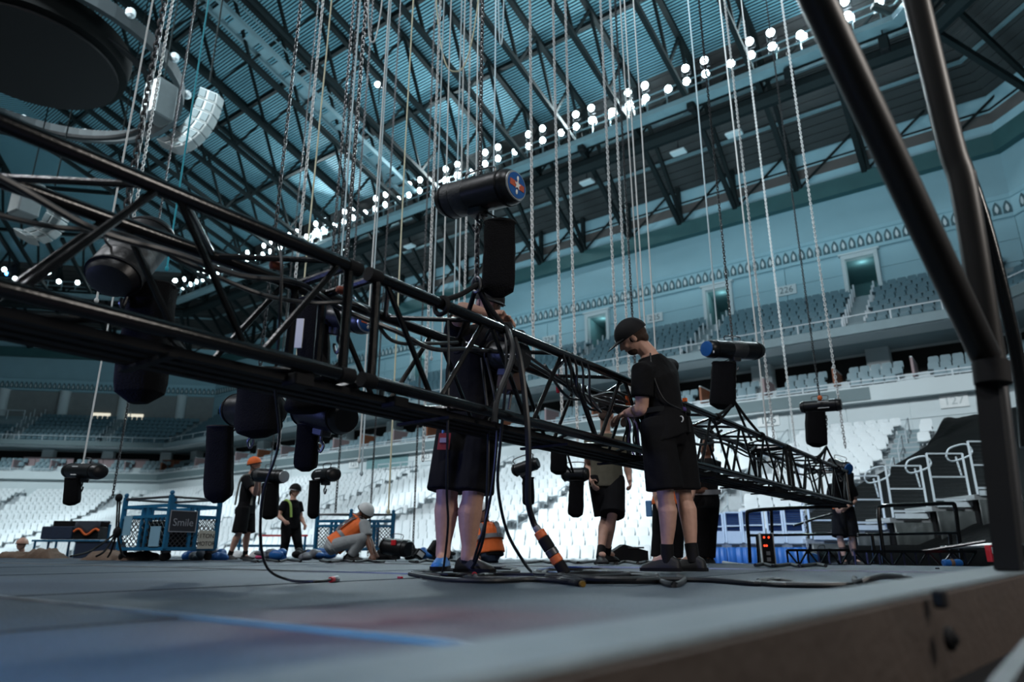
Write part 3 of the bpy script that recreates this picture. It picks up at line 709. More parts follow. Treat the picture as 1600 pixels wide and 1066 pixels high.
# ---- arena floor and stage deck
MB().add([(-120, -30, -1.9), (40, -30, -1.9), (40, 46, -1.9), (-120, 46, -1.9)], [(0, 1, 2, 3)]).build('floor', CONCD, None, False)['kind'] = 'structure'
def deck_material():
    m = bpy.data.materials.new('deck_carpet'); m.use_nodes = True; nt = m.node_tree; b = nt.nodes['Principled BSDF']; b.inputs['Roughness'].default_value = .55
    g = nt.nodes.new('ShaderNodeNewGeometry'); n1 = nt.nodes.new('ShaderNodeTexNoise'); n1.inputs['Scale'].default_value = 1.1; n1.inputs['Detail'].default_value = 6
    nt.links.new(g.outputs['Position'], n1.inputs['Vector'])
    r = nt.nodes.new('ShaderNodeValToRGB'); r.color_ramp.elements[0].position = .3; r.color_ramp.elements[0].color = (.015, .028, .046, 1); r.color_ramp.elements[1].position = .75; r.color_ramp.elements[1].color = (.050, .074, .105, 1)
    n4 = nt.nodes.new('ShaderNodeTexNoise'); n4.inputs['Scale'].default_value = 75; n4.inputs['Detail'].default_value = 3; nt.links.new(g.outputs['Position'], n4.inputs['Vector'])
    ad = nt.nodes.new('ShaderNodeMath'); ad.operation = 'MULTIPLY_ADD'; ad.inputs[1].default_value = .75; nt.links.new(n4.outputs['Fac'], ad.inputs[0]); nt.links.new(n1.outputs['Fac'], ad.inputs[2])
    sb = nt.nodes.new('ShaderNodeMath'); sb.operation = 'SUBTRACT'; sb.inputs[1].default_value = .375; nt.links.new(ad.outputs[0], sb.inputs[0]); nt.links.new(sb.outputs[0], r.inputs['Fac'])
    # red paint scuff of its own shape
    c = gx(640, 968); d = nt.nodes.new('ShaderNodeVectorMath'); d.operation = 'DISTANCE'; d.inputs[1].default_value = c
    nt.links.new(g.outputs['Position'], d.inputs[0])
    mr = nt.nodes.new('ShaderNodeMapRange'); mr.inputs[1].default_value = .05; mr.inputs[2].default_value = .62; mr.inputs[3].default_value = 1; mr.inputs[4].default_value = 0
    nt.links.new(d.outputs['Value'], mr.inputs[0])
    n2 = nt.nodes.new('ShaderNodeTexNoise'); n2.inputs['Scale'].default_value = 3.5; n2.inputs['Detail'].default_value = 6; nt.links.new(g.outputs['Position'], n2.inputs['Vector'])
    mu = nt.nodes.new('ShaderNodeMath'); mu.operation = 'MULTIPLY'; nt.links.new(mr.outputs[0], mu.inputs[0]); nt.links.new(n2.outputs['Fac'], mu.inputs[1])
    mx = nt.nodes.new('ShaderNodeMix'); mx.data_type = 'RGBA'; mx.inputs[7].default_value = (.15, .012, .025, 1)
    nt.links.new(mu.outputs[0], mx.inputs[0]); nt.links.new(r.outputs['Color'], mx.inputs[6]); nt.links.new(mx.outputs[2], b.inputs['Base Color'])
    n3 = nt.nodes.new('ShaderNodeTexVoronoi'); n3.inputs['Scale'].default_value = 130; nt.links.new(g.outputs['Position'], n3.inputs['Vector'])
    bp = nt.nodes.new('ShaderNodeBump'); bp.inputs['Strength'].default_value = .55; bp.inputs['Distance'].default_value = .004
    nt.links.new(n3.outputs['Distance'], bp.inputs['Height']); nt.links.new(bp.outputs['Normal'], b.inputs['Normal'])
    return m
DECK = deck_material()
st = empty('stage_deck', (-8, 5, 0), kind='structure')
XR = -.42
dm = MB().bbox((0, 0, -.03), (1.212, 2.428, .06), b=.05).mesh('deck_panel', DECK, False)
YS = .93
for i in range(22):
    for j in range(-1, 3):
        q = bpy.data.objects.new('deck_panel', dm); COL.objects.link(q); q.parent = st
        q.location = Vector((XR-.61-1.22*i, YS+2.44*j+1.22, -.003*((i*7+j*3) % 2)))-st.location
for i in range(4):                                              # the strip past the near kerb
    for j in range(1, 3):
        q = bpy.data.objects.new('deck_panel', dm); COL.objects.link(q); q.parent = st; q.location = Vector((XR+.61+1.22*i, YS+2.44*j+1.22, -.002*(i % 2)))-st.location
for j in range(3):
    MB().box((XR-13.4, YS+2.44*j, -.001), (26.8, .008, .018)).build('edge_strip', DECKT, st, False)
MB().box((-12.2, 8.27, -.10), (33.4, .04, .2)).build('back_fascia', BLACKM, st, False)
MB().box((-12.2, 4.0, -1.0), (33.0, 8.4, 1.85)).build('substructure', BLACKM, st, False)
s2 = empty('back_deck', (-8, 12, -.12), kind='structure')
for i in range(26):                                             # a lower deck behind the stage
    for j in range(3):
        q = bpy.data.objects.new('deck_panel', dm); COL.objects.link(q); q.parent = s2; q.location = Vector((4.2-1.22*i, 8.30+2.44*j+1.22, -.12-.002*((i+j) % 2)))-s2.location
MB().box((-11, 12, -1.05), (31.6, 7.2, 1.7)).build('substructure', BLACKM, s2, False)
# ---------------------------------------------------------------- the lighting truss
TX0, TX1, TZ0, TZ1 = -2.20, -2.58, .85, 1.335
YJ = [-1.47, 1.88, 5.23, 8.58, 11.93]
tr = empty('lighting_truss', (-2.39, 5.2, 0), 'long black box truss hanging at waist height across the stage', 'truss')
for x in (TX0, TX1):
    for z in (TZ0, TZ1):
        for a, b in zip(YJ[:-1], YJ[1:]):
            MB().tube([(x, a+.03, z), (x, b-.03, z)], .029, 12).build('chord', BLACK, tr)
            for y in (a+.06, b-.06): MB().tube([(x, y-.035, z), (x, y+.035, z)], .0335, 12).build('coupler', BLACKM, tr)
dg_me = {}
def member(name, p, q, r):
    MB().tube([p, q], r, 8).build(name, BLACK, tr)
for si, (a, b) in enumerate(zip(YJ[:-1], YJ[1:])):
    a2, b2 = a+.10, b-.10; h = (b2-a2)/8
    for x in (TX0, TX1):
        for y in (a2-.02, b2+.02): member('upright', (x, y, TZ0), (x, y, TZ1), .021)
        for k in range(8):
            z0, z1 = (TZ1, TZ0) if k % 2 == 0 else (TZ0, TZ1)
            g = .035 if k % 2 == 0 else .0
            member('diagonal', (x, a2+h*k+.03, z0), (x, a2+h*(k+1)-.03, z1), .0135)
    for z in (TZ0, TZ1):
        for y in (a2-.02, b2+.02): member('cross_bar', (TX0, y, z), (TX1, y, z), .02)
        for k in range(4):
            y0 = a2+2*h*k
            member('lacing', (TX0, y0+.05, z), (TX1, y0+h, z), .0135); member('lacing', (TX1, y0+h, z), (TX0, y0+2*h-.05, z), .0135)
for x in (-2.27, -2.35, -2.43, -2.51):                           # long flat rails under the bottom chords
    MB().bar((x, -1.4, .80), (x, 11.9, .80), .04, .03).build('bottom_rail', BLACKM, tr, False)
for y in (-.6, .35, 1.1, 2.5, 3.6, 4.6, 6.1, 7.2, 8.2, 9.4, 10.6, 11.6):
    MB().box((-2.39, y, .775), (.36, .03, .015)).build('rail_tie', BLACKM, tr, False)
for y in (1.62, 2.15, 5.0, 7.9, 8.15): MB().bbox((-2.24, y, .79), (.09, .09, .05), b=.1).build('bracket_block', BLACKM, tr, False)
for y in (1.98, 2.1): MB().prism([(TX1, y-.16, TZ0+.02), (TX1, y+.16, TZ0+.02), (TX1, y, TZ0+.2)], (.008, 0, 0)).build('gusset', BLACKM, tr, False)
TY = lambda u, z=TZ1: None
def truss_y(u, x=TX0, z=TZ1):                                     # where along the truss a sight line at picture column u meets its face
    lo, hi = -1.2, 11.9
    for _ in range(40):
        m = (lo+hi)/2
        if camspace(Vector((x, m, z)))[0] < u: lo = m
        else: hi = m
    return lo
# ---------------------------------------------------------------- chains, hoists, ropes
def chain_mb(p, q, pitch, r, seg=8, n=4):
    p, q = Vector(p), Vector(q); X, Y, Z = frame(q-p); L = (q-p).length; k = max(1, int(L/pitch)); m = MB()
    hl, hw = pitch*.72, pitch*.36
    prof = []
    for i in range(seg):
        a = 2*math.pi*i/seg; prof.append((hw*math.cos(a), (hl-hw)*(1 if math.sin(a) > .01 else -1 if math.sin(a) < -.01 else 0)+hw*math.sin(a)))
    for i in range(k):
        c = p + Z*(pitch*(i+.5)); A = X if i % 2 else Y
        m.tube([c + A*a + Z*b for a, b in prof], r, n, closed=True)
    return m
def vertical_to_roof(p, zmax=None):
    zr = RZ(44.2-p.y)-.8
    return Vector((p.x, p.y, min(zr, zmax) if zmax else zr))
NCH = 0
def hang_chain(p, label, m=DSTEEL, pitch=.034, r=.0052, group='hoist chains'):
    p = Vector(p); top = vertical_to_roof(p)
    D = camspace(p)[2]; seen = p.z + .95*D*.9 + 1.2                # single links as far up as they can be told apart
    zs = min(top.z, max(p.z+1, seen))
    o = chain_mb(p, (p.x, p.y, zs), pitch, r)
    if zs < top.z: o.tube([(p.x, p.y, zs), tuple(top)], r*1.5, 4)
    return tag(o.build('hanging_chain', m), label, 'chain', group)
def superbag(mb, top, bot, w, d, ax, pinch=.92, sag=.0, seed=0):
    top, bot = Vector(top), Vector(bot); X, Y, Z = frame(bot-top, ax.cross(bot-top) if False else None)
    X = (ax - Z*ax.dot(Z)).normalized(); Y = Z.cross(X); L = (bot-top).length; rings = []
    for i in range(13):
        t = i/12; k = 1.0
        if t > .86: k = max(.35, math.sqrt(max(0, 1-((t-.86)/.15)**2)))
        kw = (pinch+(1-pinch)*min(1, t*1.6))*k; ring = []
        for j in range(20):
            a = 2*math.pi*j/20; c, s_ = math.cos(a), math.sin(a)
            e = .62; x = math.copysign(abs(c)**e, c)*w/2*kw; y = math.copysign(abs(s_)**e, s_)*d/2*kw
            nn = 1+.07*noise.noise(Vector((j*.6+seed*7, t*4, seed)))
            ring.append(top + X*(x*nn) + Y*(y*nn) + Z*(L*t))
        rings.append(ring)
    mb.loft(rings); return mb
def hoist(label, A, B, r, hook_up=None, bag=None, band=None, logo=1, plate=None, down=None, chain_label=None, squash=.86, group='chain hoists', bag2=None):
    """A, B: the two ends of the motor's barrel; logo end is B."""
    A, B = Vector(A), Vector(B); ax = (B-A).normalized(); L = (B-A).length; c = (A+B)/2
    up = Vector((0, 0, 1)); up = (up-ax*up.dot(ax)).normalized(); sd = up.cross(ax)
    t = empty('chain_hoist', c, label, 'chain hoist', group)
    rr = r*.9
    MB().lathe(A, ax, [(.0, r*.55), (.012, r*.80), (.05, r*.97), (.08, r), (L-.06, r), (L-.03, r*.97), (L-.008, r*.86), (L, r*.80)], 24, squash, sd).build('motor_barrel', HOISTM, t)
    for a_ in (.12, .88): MB().lathe(A+ax*(L*a_-.006), ax, [(0, r*.99), (0, r*1.03), (.012, r*1.03), (.012, r*.99)], 24, squash, sd).build('seam_ring', BLACKM, t)
    if band:
        for b0, b1 in band: MB().lathe(A+ax*(L*b0), ax, [(0, r*1.0), (.002, r*1.012), (L*(b1-b0)-.002, r*1.012), (L*(b1-b0), r*1.0)], 24, squash, sd).build('tape_band', TAPE, t)
    if logo:
        if logo > 1:
            MB().lathe(B-ax*.002, ax, [(0, r*.84), (.010, r*.82), (.012, r*.74), (.014, r*.2)], 24, squash, sd).build('end_cap', BLUE if logo == 2 else ALU, t)
    if logo == 1:
        cpd = MB().lathe(B-ax*.002, ax, [(0, r*.82), (.006, r*.80), (.007, r*.74)], 24, squash, sd).build('end_cap', ALU, t)
        lb = MB().lathe(B+ax*.004, ax, [(0, r*.72), (.004, r*.72)], 24, squash, sd).build('badge', LOGO_B, t)
        MB().box(B+ax*.0095, (r*1.15, r*.30, .003), (sd, up, ax)).build('badge_stripe', LOGO_R, lb, False)
        st_ = []
        for k in range(10):
            a = math.pi/2+math.pi*k/5; q = r*(.26 if k % 2 == 0 else .11); st_.append(B+ax*.012+sd*(q*math.cos(a))+up*(q*math.sin(a)))
        MB().prism(st_, ax*.002).build('badge_star', WHITE, lb, False)
        for sg in (-1, 1): MB().ell(B+ax*.011+up*(sg*r*.34), (r*.09, r*.13, .003), (sd, up, ax), 10, 4).build('badge_dot', WHITE, lb)
    MB().tube(smoothpath([c+sd*.0-ax*.10+up*r*.85, c-ax*.10+up*(r+.04), c+ax*.10+up*(r+.04), c+ax*.10+up*r*.85], 4), .006, 6).build('carry_handle', DSTEEL, t)
    MB().bbox(c-Vector((0, 0, r*.98)), (.10, .09, .05), (ax, sd, up), .15).build('chain_guide', DSTEEL, t)
    hb = c-Vector((0, 0, r+.02))
    MB().tube(smoothpath([hb, hb-Vector((0, 0, .03)), hb+ax*.03-Vector((0, 0, .06)), hb-Vector((0, 0, .105)), hb-ax*.032-Vector((0, 0, .07)), hb-ax*.028-Vector((0, 0, .05))], 5), .009, 8).build('hook', DSTEEL, t)
    if plate:
        u_, txts = plate
        pl_ = MB().box(c+sd*u_*(r*squash*1.01)+ax*.05, (.15, .10, .004), (ax*(-u_), up, sd*u_)).build('rating_plate', WHITE, t, False)
        MB().box(c+sd*u_*(r*squash*1.01+.003)+ax*.05+up*.004, (.15, .008, .003), (ax*(-u_), up, sd*u_)).build('plate_stripe', LOGO_R, pl_, False)
        text(txts, 'plate_text', c+sd*u_*(r*squash*1.01+.003)+ax*.05+up*.026, ax*(-u_) if (ax*(-u_)).dot(Vector((CY, SY, 0))) > 0 else ax*u_, up, .034, INK, pl_, extr=.001)
    for bg in (bag, bag2):
        if not bg: continue
        tp_, bt_, w_ = bg[:3]; d_ = bg[3] if len(bg) > 3 else w_*.62
        right = Vector((CY, SY, 0))
        b_ = superbag(MB(), tp_, bt_, w_, d_, right, seed=abs(hash(label)) % 9).build('chain_bag', BAGM, t)
        md = None
        for sg in (-1, 1):
            q = Vector(tp_)+right*(sg*w_*.36); MB().bar(q-Vector((0, 0, .03)), q.lerp(c-Vector((0, 0, r*.7)), .8), .022, .006).build('strap', BLACKM, b_, False)
        MB().tube([Vector(tp_)+right*(w_*.47*math.cos(a))+Vector((-SY, CY, 0))*(d_*.47*math.sin(a)) for a in [2*math.pi*k/14 for k in range(14)]], .009, 6, closed=True).build('rim', BLACKM, b_)
    if chain_label:
        hang_chain(c+up*(r*.9), chain_label)
    return t, c
def P(u, v, D): return px(u, v, D)
H = []
H.append(hoist('large black chain hoist with grey tape and blue badge, hooked to the truss by slings', P(692, 318, 3.84), P(806, 290, 3.52), .122, bag=(P(781, 348, 3.62), P(778, 464, 3.62), .19, .10), band=[(.12, .24), (.25, .42)], chain_label='load chain rising from the large taped hoist above the truss'))
H.append(hoist('black chain hoist hanging tilted behind the truss at far left', P(168, 442, 2.80), P(240, 362, 3.05), .125, bag=(P(240, 448, 3.02), P(216, 630, 3.02), .21, .17), band=[(.3, .45)], logo=0, chain_label='dark load chain beside the ring truss, nearest on the left'))
H.append(hoist('chain hoist with blue badge seen through the truss between its twin uprights', P(490, 492, 3.9), P(575, 503, 3.55), .085, bag=(P(490, 470, 3.75), P(490, 585, 3.75), .18, .13), chain_label='load chain of the hoist seen between the twin uprights'))
H.append(hoist('dark chain hoist just under the truss beside the bracket blocks', P(470, 640, 4.6), P(542, 655, 4.35), .125, bag=(P(482, 664, 4.5), P(477, 737, 4.5), .15), bag2=(P(488, 608, 4.3), P(488, 645, 4.3), .33, .2), logo=0))
H.append(hoist('black hoist with blue end and white rating plate under the truss', P(430, 640, 4.5), P(366, 642, 4.75), .135, bag=(P(344, 668, 4.3), P(341, 786, 4.3), .17), bag2=(P(405, 588, 4.0), P(404, 684, 4.0), .26, .17), logo=2, plate=(1, '1 TON'), chain_label='load chain down to the hoist with the white rating plate'))
H.append(hoist('silver topped small hoist hanging over the far left seats', P(158, 737, 7.4), P(108, 736, 7.9), .10, bag=(P(114, 748, 7.6), P(112, 790, 7.6), .17), logo=2, plate=(1, '1 TON')))
H.append(hoist('chain hoist at face height of the worker in the orange helmet', P(398, 742, 10.9), P(444, 745, 10.6), .125, bag=(P(423, 756, 10.7), P(420, 812, 10.7), .27), band=[(.15, .3)], logo=3, chain_label='slack load chain above the orange helmeted worker'))
H.append(hoist('small chain hoist above the woman in the black helmet', P(524, 741, 8.3), P(496, 744, 8.7), .10, bag=(P(492, 752, 8.5), P(489, 811, 8.5), .14), logo=2, plate=(1, '1 TON')))
H.append(hoist('chain hoist hanging over the seats beside the thick hanging cable', P(801, 737, 7.2), P(841, 723, 7.1), .075, bag=(P(825, 747, 7.15), P(826, 791, 7.15), .125), logo=0))
H.append(hoist('chain hoist hanging between the thick cable and the olive shirted man', P(878, 742, 7.5), P(919, 741, 7.4), .085, bag=(P(901, 752, 7.4), P(899, 809, 7.4), .165), logo=0, bag2=(P(873, 690, 7.0), P(873, 742, 7.0), .17)))
H.append(hoist('black hoist with blue end over the truss beside the capped man', P(1188, 549, 7.35), P(1104, 545, 7.05), .115, bag=(P(1131, 568, 7.1), P(1128, 640, 7.1), .27, .14), band=[(.35, .6)], logo=2, chain_label='dark load chain of the blue ended hoist over the truss'))
H.append(hoist('hoist with orange knob and rating plate hanging over the far truss end', P(1250, 637, 9.9), P(1315, 632, 9.6), .105, bag=(P(1274, 645, 9.6), P(1276, 699, 9.6), .28, .18), logo=0, plate=(-1, '1 TON'), chain_label='load chain of the hoist over the far truss end'))
H.append(hoist('black hoist lying on top of the far end of the truss', P(1296, 724, 11.3), P(1326, 733, 11.0), .12, logo=2))
H.append(hoist('black hoist with red label lying on the deck by the crouching worker', P(600, 853, 10.5), P(640, 858, 10.2), .14, logo=0))
H.append(hoist('black hoist with round blue badge lying on the back deck', P(1300, 868, 10.8), P(1271, 874, 10.4), .12, logo=2))
H.append(hoist('hoist with white lettering held against the truss by the hidden man', P(772, 556, 4.05), P(815, 556, 3.9), .11, logo=0))
text('ton', 'lettering', P(797, 556, 3.80), (CY, SY, 0), (0, 0, 1), .07, WHITE, H[-1][0], extr=.002)
MB().box(P(467, 521, 3.62), (.045, .012, .17), tuple(Matrix.Rotation(YAW, 3, 'Z') @ v for v in (Vector((1, 0, 0)), Vector((0, 1, 0)), Vector((0, 0, 1))))).build('white_label', WHITE, H[2][0], False)
MB().box(P(1113, 546, 7.02), (.012, .09, .10), tuple(Matrix.Rotation(YAW, 3, 'Z') @ v for v in (Vector((1, 0, 0)), Vector((0, 1, 0)), Vector((0, 0, 1))))).build('white_print', WHITE, H[10][0], False)
MB().ell(P(1281, 622, 9.6), (.035, .035, .04), n=10, m=6).build('orange_knob', ORTAPE, H[11][0])
MB().bbox(P(615, 848, 10.2), (.09, .02, .07), b=.1).build('red_label', RED, H[13][0], False)
MB().tube([P(800, 590, 4.0), P(798, 620, 4.0), P(795, 640, 4.0)], .01, 6).build('connector_lead', RUBBER, H[-1][0])
superbag(MB(), P(800, 572, 4.0), P(798, 616, 4.0), .17, .12, Vector((CY, SY, 0)), seed=4).build('canvas_bag', mat('brown_canvas', (.06, .035, .025), .8), H[-1][0])
# slings from hook to truss
def sling(p, q, label, w=.03):
    p, q = Vector(p), Vector(q)
    t = MB().tube(smoothpath([p, p.lerp(q, .5)+Vector((0, 0, -.015)), q], 6), w*.5, 8)
    t.tube([q + Vector((.045*math.cos(a), 0, .045*math.sin(a)-.03)) for a in [2*math.pi*k/12 for k in range(12)]], w*.45, 6, closed=True)
    return tag(t.build('sling', BLACKM), label, 'sling', 'black slings to the truss')
hk = P(745, 445, 3.62)
ch = chain_mb(P(746, 352, 3.66), hk, .034, .007, 10, 5).build('hook_chain', DSTEEL); tag(ch, 'short chain with shackle below the large taped hoist', 'chain')
sk = MB().tube([hk+Vector((.03*math.cos(a), .0, .045*math.sin(a))) for a in [2*math.pi*k/14 for k in range(14)]], .011, 8, closed=True).build('shackle', DSTEEL); tag(sk, 'steel shackle joining two slings below the large taped hoist', 'shackle')
for u, x, lb in ((690, TX0, 'to the near chord on the left'), (716, TX1, 'to the far chord on the left'), (788, TX0, 'to the near chord on the right'), (800, TX1, 'to the far chord on the right')):
    sling(hk, (x, truss_y(u, x), TZ1+.02), 'black sling from the large taped hoist, %s' % lb)
hk2 = P(1148, 628, 7.25); tag(chain_mb(P(1148, 566, 7.2), hk2, .034, .007).build('hook_chain', DSTEEL), 'short chain with teal tag below the blue ended hoist', 'chain')
for u, x, lb in ((1120, TX0, 'near chord'), (1108, TX1, 'far chord'), (1188, TX0, 'near chord further along'), (1180, TX1, 'far chord further along')): sling(hk2, (x, truss_y(u, x), TZ1+.02), 'black sling from the blue ended hoist to the %s' % lb)
MB().bbox(P(1145, 590, 7.15), (.05, .03, .18), b=.2).build('tag_sleeve', mat('teal_tag', (.03, .35, .42), .5), H[10][0], False)
hk3 = P(1291, 698, 9.8)
for u, x, lb in ((1276, TX0, 'near chord'), (1270, TX1, 'far chord'), (1308, TX0, 'near chord nearest the end'), (1304, TX1, 'far chord nearest the end')): sling(hk3, (x, truss_y(u, x), TZ1+.02), 'black sling from the orange knobbed hoist to the %s' % lb)
tag(chain_mb(P(1291, 650, 9.7), hk3, .034, .007).build('hook_chain', DSTEEL), 'short chain below the orange knobbed hoist', 'chain')

# ropes and light chains hung from the roof.  (picture column at the top edge, distance, picture row of the lower end, kind, label)
def atop(u0, D, vb):
    a, b, c = ray(u0, 0); k = D/b; q = W(a*k, D, HC+c*k)
    lo, hi = 0.0, q.z                                             # vertical line: find the height seen at row vb
    for _ in range(40):
        m = (lo+hi)/2
        if camspace(Vector((q.x, q.y, m)))[1] > vb: lo = m
        else: hi = m
    return Vector((q.x, q.y, lo))
ROPES = [
 (240, 5.5, 470, 'w', 'thin pale rope, first of two left of the heavy chain by the ring truss'),
 (270, 5.0, 360, 'b', 'pale link chain beside the heavy chain, right of the thin pale rope'),
 (328, 6.0, 420, 't', 'teal rope hanging past the curved loudspeaker array'),
 (505, 6.5, 700, 'b', 'pale link chain, left one of the pair before the roof catwalk'),
 (517, 6.6, 640, 'y', 'cream rope, right one of the pair before the roof catwalk'),
 (553, 6.8, 500, 'c', 'dark chain in the tight bunch before the roof catwalk, its left edge'),
 (560, 7.0, 470, 'c', 'second dark chain in the tight bunch before the roof catwalk'),
 (566, 6.4, 510, 's', 'bluish rope in the tight bunch before the roof catwalk'),
 (572, 7.2, 560, 'b', 'pale link chain closing the tight bunch on its right'),
 (608, 7.6, 720, 'w', 'pale rope, left one of the close pair right of the tight bunch'),
 (612, 7.0, 740, 's', 'bluish rope, right one of the close pair right of the tight bunch'),
 (648, 8.0, 800, 'y', 'long cream rope reaching down before the lower seats'),
 (688, 6.8, 720, 'b', 'pale link chain dropping just left of the large taped hoist'),
 (694, 7.2, 560, 's', 'bluish rope passing behind the left end of the large taped hoist'),
 (708, 7.2, 640, 'w', 'pale rope behind the taped bands of the large hoist, first'),
 (722, 8.0, 560, 's', 'bluish rope behind the taped bands of the large hoist, second'),
 (729, 8.4, 560, 'w', 'pale rope behind the taped bands of the large hoist, third'),
 (736, 8.2, 560, 'b', 'pale link chain behind the middle of the large taped hoist'),
 (750, 9.0, 480, 'w', 'pale rope left of the load chain of the large taped hoist'),
 (754, 9.4, 560, 'w', 'pale rope touching the load chain of the large taped hoist'),
 (773, 9.0, 480, 's', 'bluish rope behind the badge end of the large taped hoist'),
 (828, 6.4, 560, 'b', 'pale link chain hanging right past the badge of the large hoist'),
 (864, 7.3, 660, 'b', 'pale link chain, first right of the large hoist over sign 224'),
 (883, 7.5, 690, 'b', 'pale link chain, second right of the large hoist over sign 224'),
 (938, 8.0, 640, 'b', 'pale link chain, leftmost of the group over the capped man'),
 (953, 8.4, 640, 'b', 'pale link chain, second of the group over the capped man'),
 (961, 8.8, 640, 'c', 'dark chain in the group over the capped man'),
 (971, 8.0, 520, 'w', 'pale rope in the group over the capped man, left of the last two'),
 (977, 8.3, 520, 'w', 'pale rope in the group over the capped man, last but one'),
 (989, 8.6, 560, 'w', 'pale rope closing the group over the capped man on the right'),
 (1073, 9.0, 540, 's', 'bluish rope just left of the blue ended hoist chain'),
 (1124, 9.5, 720, 'w', 'thin pale rope right of the blue ended hoist, first of two'),
 (1132, 9.7, 760, 'b', 'thin pale chain right of the blue ended hoist, second of two'),
 (1221, 9.6, 700, 'b', 'pale link chain beside the load chain over the far truss end'),
 (306, 10.0, 778, 'c', 'thin dark chain dropping to the tied rope by the blue cage cart'),
 (262, 7.65, 726, 'w', 'thin rope ending on the small hoist over the far left seats'),
 (626, 10.5, 868, 'c', 'thin dark chain before the lower seats, first left of the hidden man'),
 (680, 10.0, 868, 'c', 'thin dark chain before the lower seats near the hidden man'),
 (583, 9.5, 800, 'c', 'thin dark chain ending in a knot above the crouching worker'),
 (1158, 11.5, 876, 'b', 'pale link chain sagging to the back deck behind the truss'),
]
for u0, D, vb, kd, lb in ROPES:
    p = atop(u0, D, vb)
    if kd in 'bc': hang_chain(p, lb, PSTEEL if kd == 'b' else DSTEEL, .040 if D > 6 else .030, .0068 if D > 6 else .0048, group='chains hanging from the roof')
    else:
        top = vertical_to_roof(p); r = .0090*max(1, D/7)
        sw = random.uniform(-.02, .02)
        m = MB().tube([p, p.lerp(top, .12)+Vector((sw, sw, 0)), p.lerp(top, .4), top], r, 6)
        m.ell(p, (r*2.2, r*2.2, r*3), n=8, m=5)
        tag(m.build('hanging_rope', {'w': ROPE, 'y': ROPEY, 's': ROPEB, 't': ROPET}[kd]), lb, 'rope', 'ropes hanging from the roof')
def loop(u0, u1, vb, D, m, lb):
    a, b = atop(u0, D, 5), atop(u1, D, 5); c = atop((u0+u1)/2, D, vb); h = a.z-c.z
    ta, tb = vertical_to_roof(a), vertical_to_roof(b); pts = [ta, a]
    for k in range(1, 20):
        t = k/20; x = 2*t-1; pts.append(a.lerp(b, .5+.5*math.copysign(abs(x)**.8, x))*1 - Vector((0, 0, h*(1-abs(x)**2.2))))
    tag(MB().tube(pts+[b, tb], .011, 6).build('hanging_rope', m), lb, 'rope', 'ropes hanging from the roof')
loop(576, 597, 66, 7.5, ROPE, 'narrow pale rope loop at the top, right of the tight bunch')
loop(682, 747, 112, 8.0, ROPEY, 'wide cream rope loop hanging over the large taped hoist')
loop(779, 787, 70, 8.5, ROPEB, 'short narrow rope loop right of the large hoist chain')
# rope rigging tied down beside the cage cart
kn = P(183, 832, 10.0)
t = empty('rope_bridle', gx(180, 873), 'dark knotted rope and chain bridle standing beside the blue cage cart', 'rigging')
for q in (P(150, 872, 9.6), P(168, 873, 10.2), P(196, 873, 10.0), P(110, 872, 9.0)): MB().tube(smoothpath([kn, kn.lerp(q, .55)+Vector((0, 0, -.06)), q+Vector((0, 0, .02))], 6), .014, 6).build('rope_leg', BLACKM, t)
MB().ell(kn, (.055, .055, .08), n=10, m=6).build('knot', BLACKM, t)
for sg in (-.03, .03): MB().tube([kn+Vector((sg, 0, 0)), P(186+sg*60, 776, 10.0)], .012, 6).build('rope_leg', BLACKM, t)
MB().ell(P(186, 778, 10.0), (.05, .05, .06), n=10, m=6).build('knot', BLACKM, t)

# ---------------------------------------------------------------- cables
def cable(pts, r, label, m=RUBBER, n=8, cat='cable', group=None, ends=None, k=7):
    path = smoothpath(pts, k)
    o = MB().tube(path, r, n).build('cable', m); tag(o, label, cat, group)
    for e_ in ends or []:
        i, cols = e_; a, b = (path[0], path[1]) if i == 0 else (path[-1], path[-2]); d = (a-b).normalized(); p0 = a-d*.02
        for L_, rr, mm, nm in cols:
            MB().lathe(p0, d, [(0, rr*.9), (.004, rr), (L_-.004, rr), (L_, rr*.9)], 12).build(nm, mm, o); p0 = p0+d*L_
    return o
G = lambda u, v, z=.012: gx(u, v, z)
CG = 'cables hanging from the truss'
cable([P(432, 372, 2.72), P(440, 410, 2.60), P(436, 520, 2.62), P(430, 600, 2.75), P(436, 690, 2.95), P(412, 770, 3.1), P(407, 840, 3.25), P(418, 888, 3.4), G(450, 906), G(490, 909), G(518, 906)], .0065, 'thin black cable looping from truss to deck, ending in a red silver plug', ends=[(1, [(.05, .014, RED, 'red_collar'), (.07, .015, STEEL, 'plug')])], group=CG)
cable([P(700, 470, 3.5), P(701, 560, 3.42), P(700, 640, 3.4), P(698, 760, 3.5), P(700, 820, 3.7), P(694, 880, 3.95), G(690, 897)], .0065, 'thin black cable falling straight in front of the bare legs', group=CG)
cable([P(795, 505, 3.75), P(812, 560, 3.7), P(823, 650, 3.68), P(826, 720, 3.7), P(825, 780, 3.75), P(833, 815, 3.8), P(840, 828, 3.8)], .017, 'thick cable from truss to deck with orange banded connectors', group=CG,
      ends=[(1, [(.03, .021, GREYR, 'tape'), (.04, .031, ORTAPE, 'orange_band'), (.07, .034, BLACKM, 'connector'), (.04, .034, DSTEEL, 'collar'), (.04, .033, ORTAPE, 'orange_band'), (.07, .031, BLACKM, 'connector')])])
cable([P(775, 500, 3.75), P(790, 530, 3.62), P(790, 600, 3.6), P(782, 690, 3.7), P(778, 760, 3.8), P(792, 830, 3.9), P(818, 878, 4.0), G(830, 893)], .009, 'black cable curving down right of the bare legs to the coil', group=CG)
cable([P(760, 560, 3.9), P(776, 640, 3.8), P(774, 720, 3.8), P(762, 800, 3.9), P(745, 860, 4.0), G(735, 892)], .0085, 'black cable falling behind the loose shorts to the floor, middle one', group=CG)
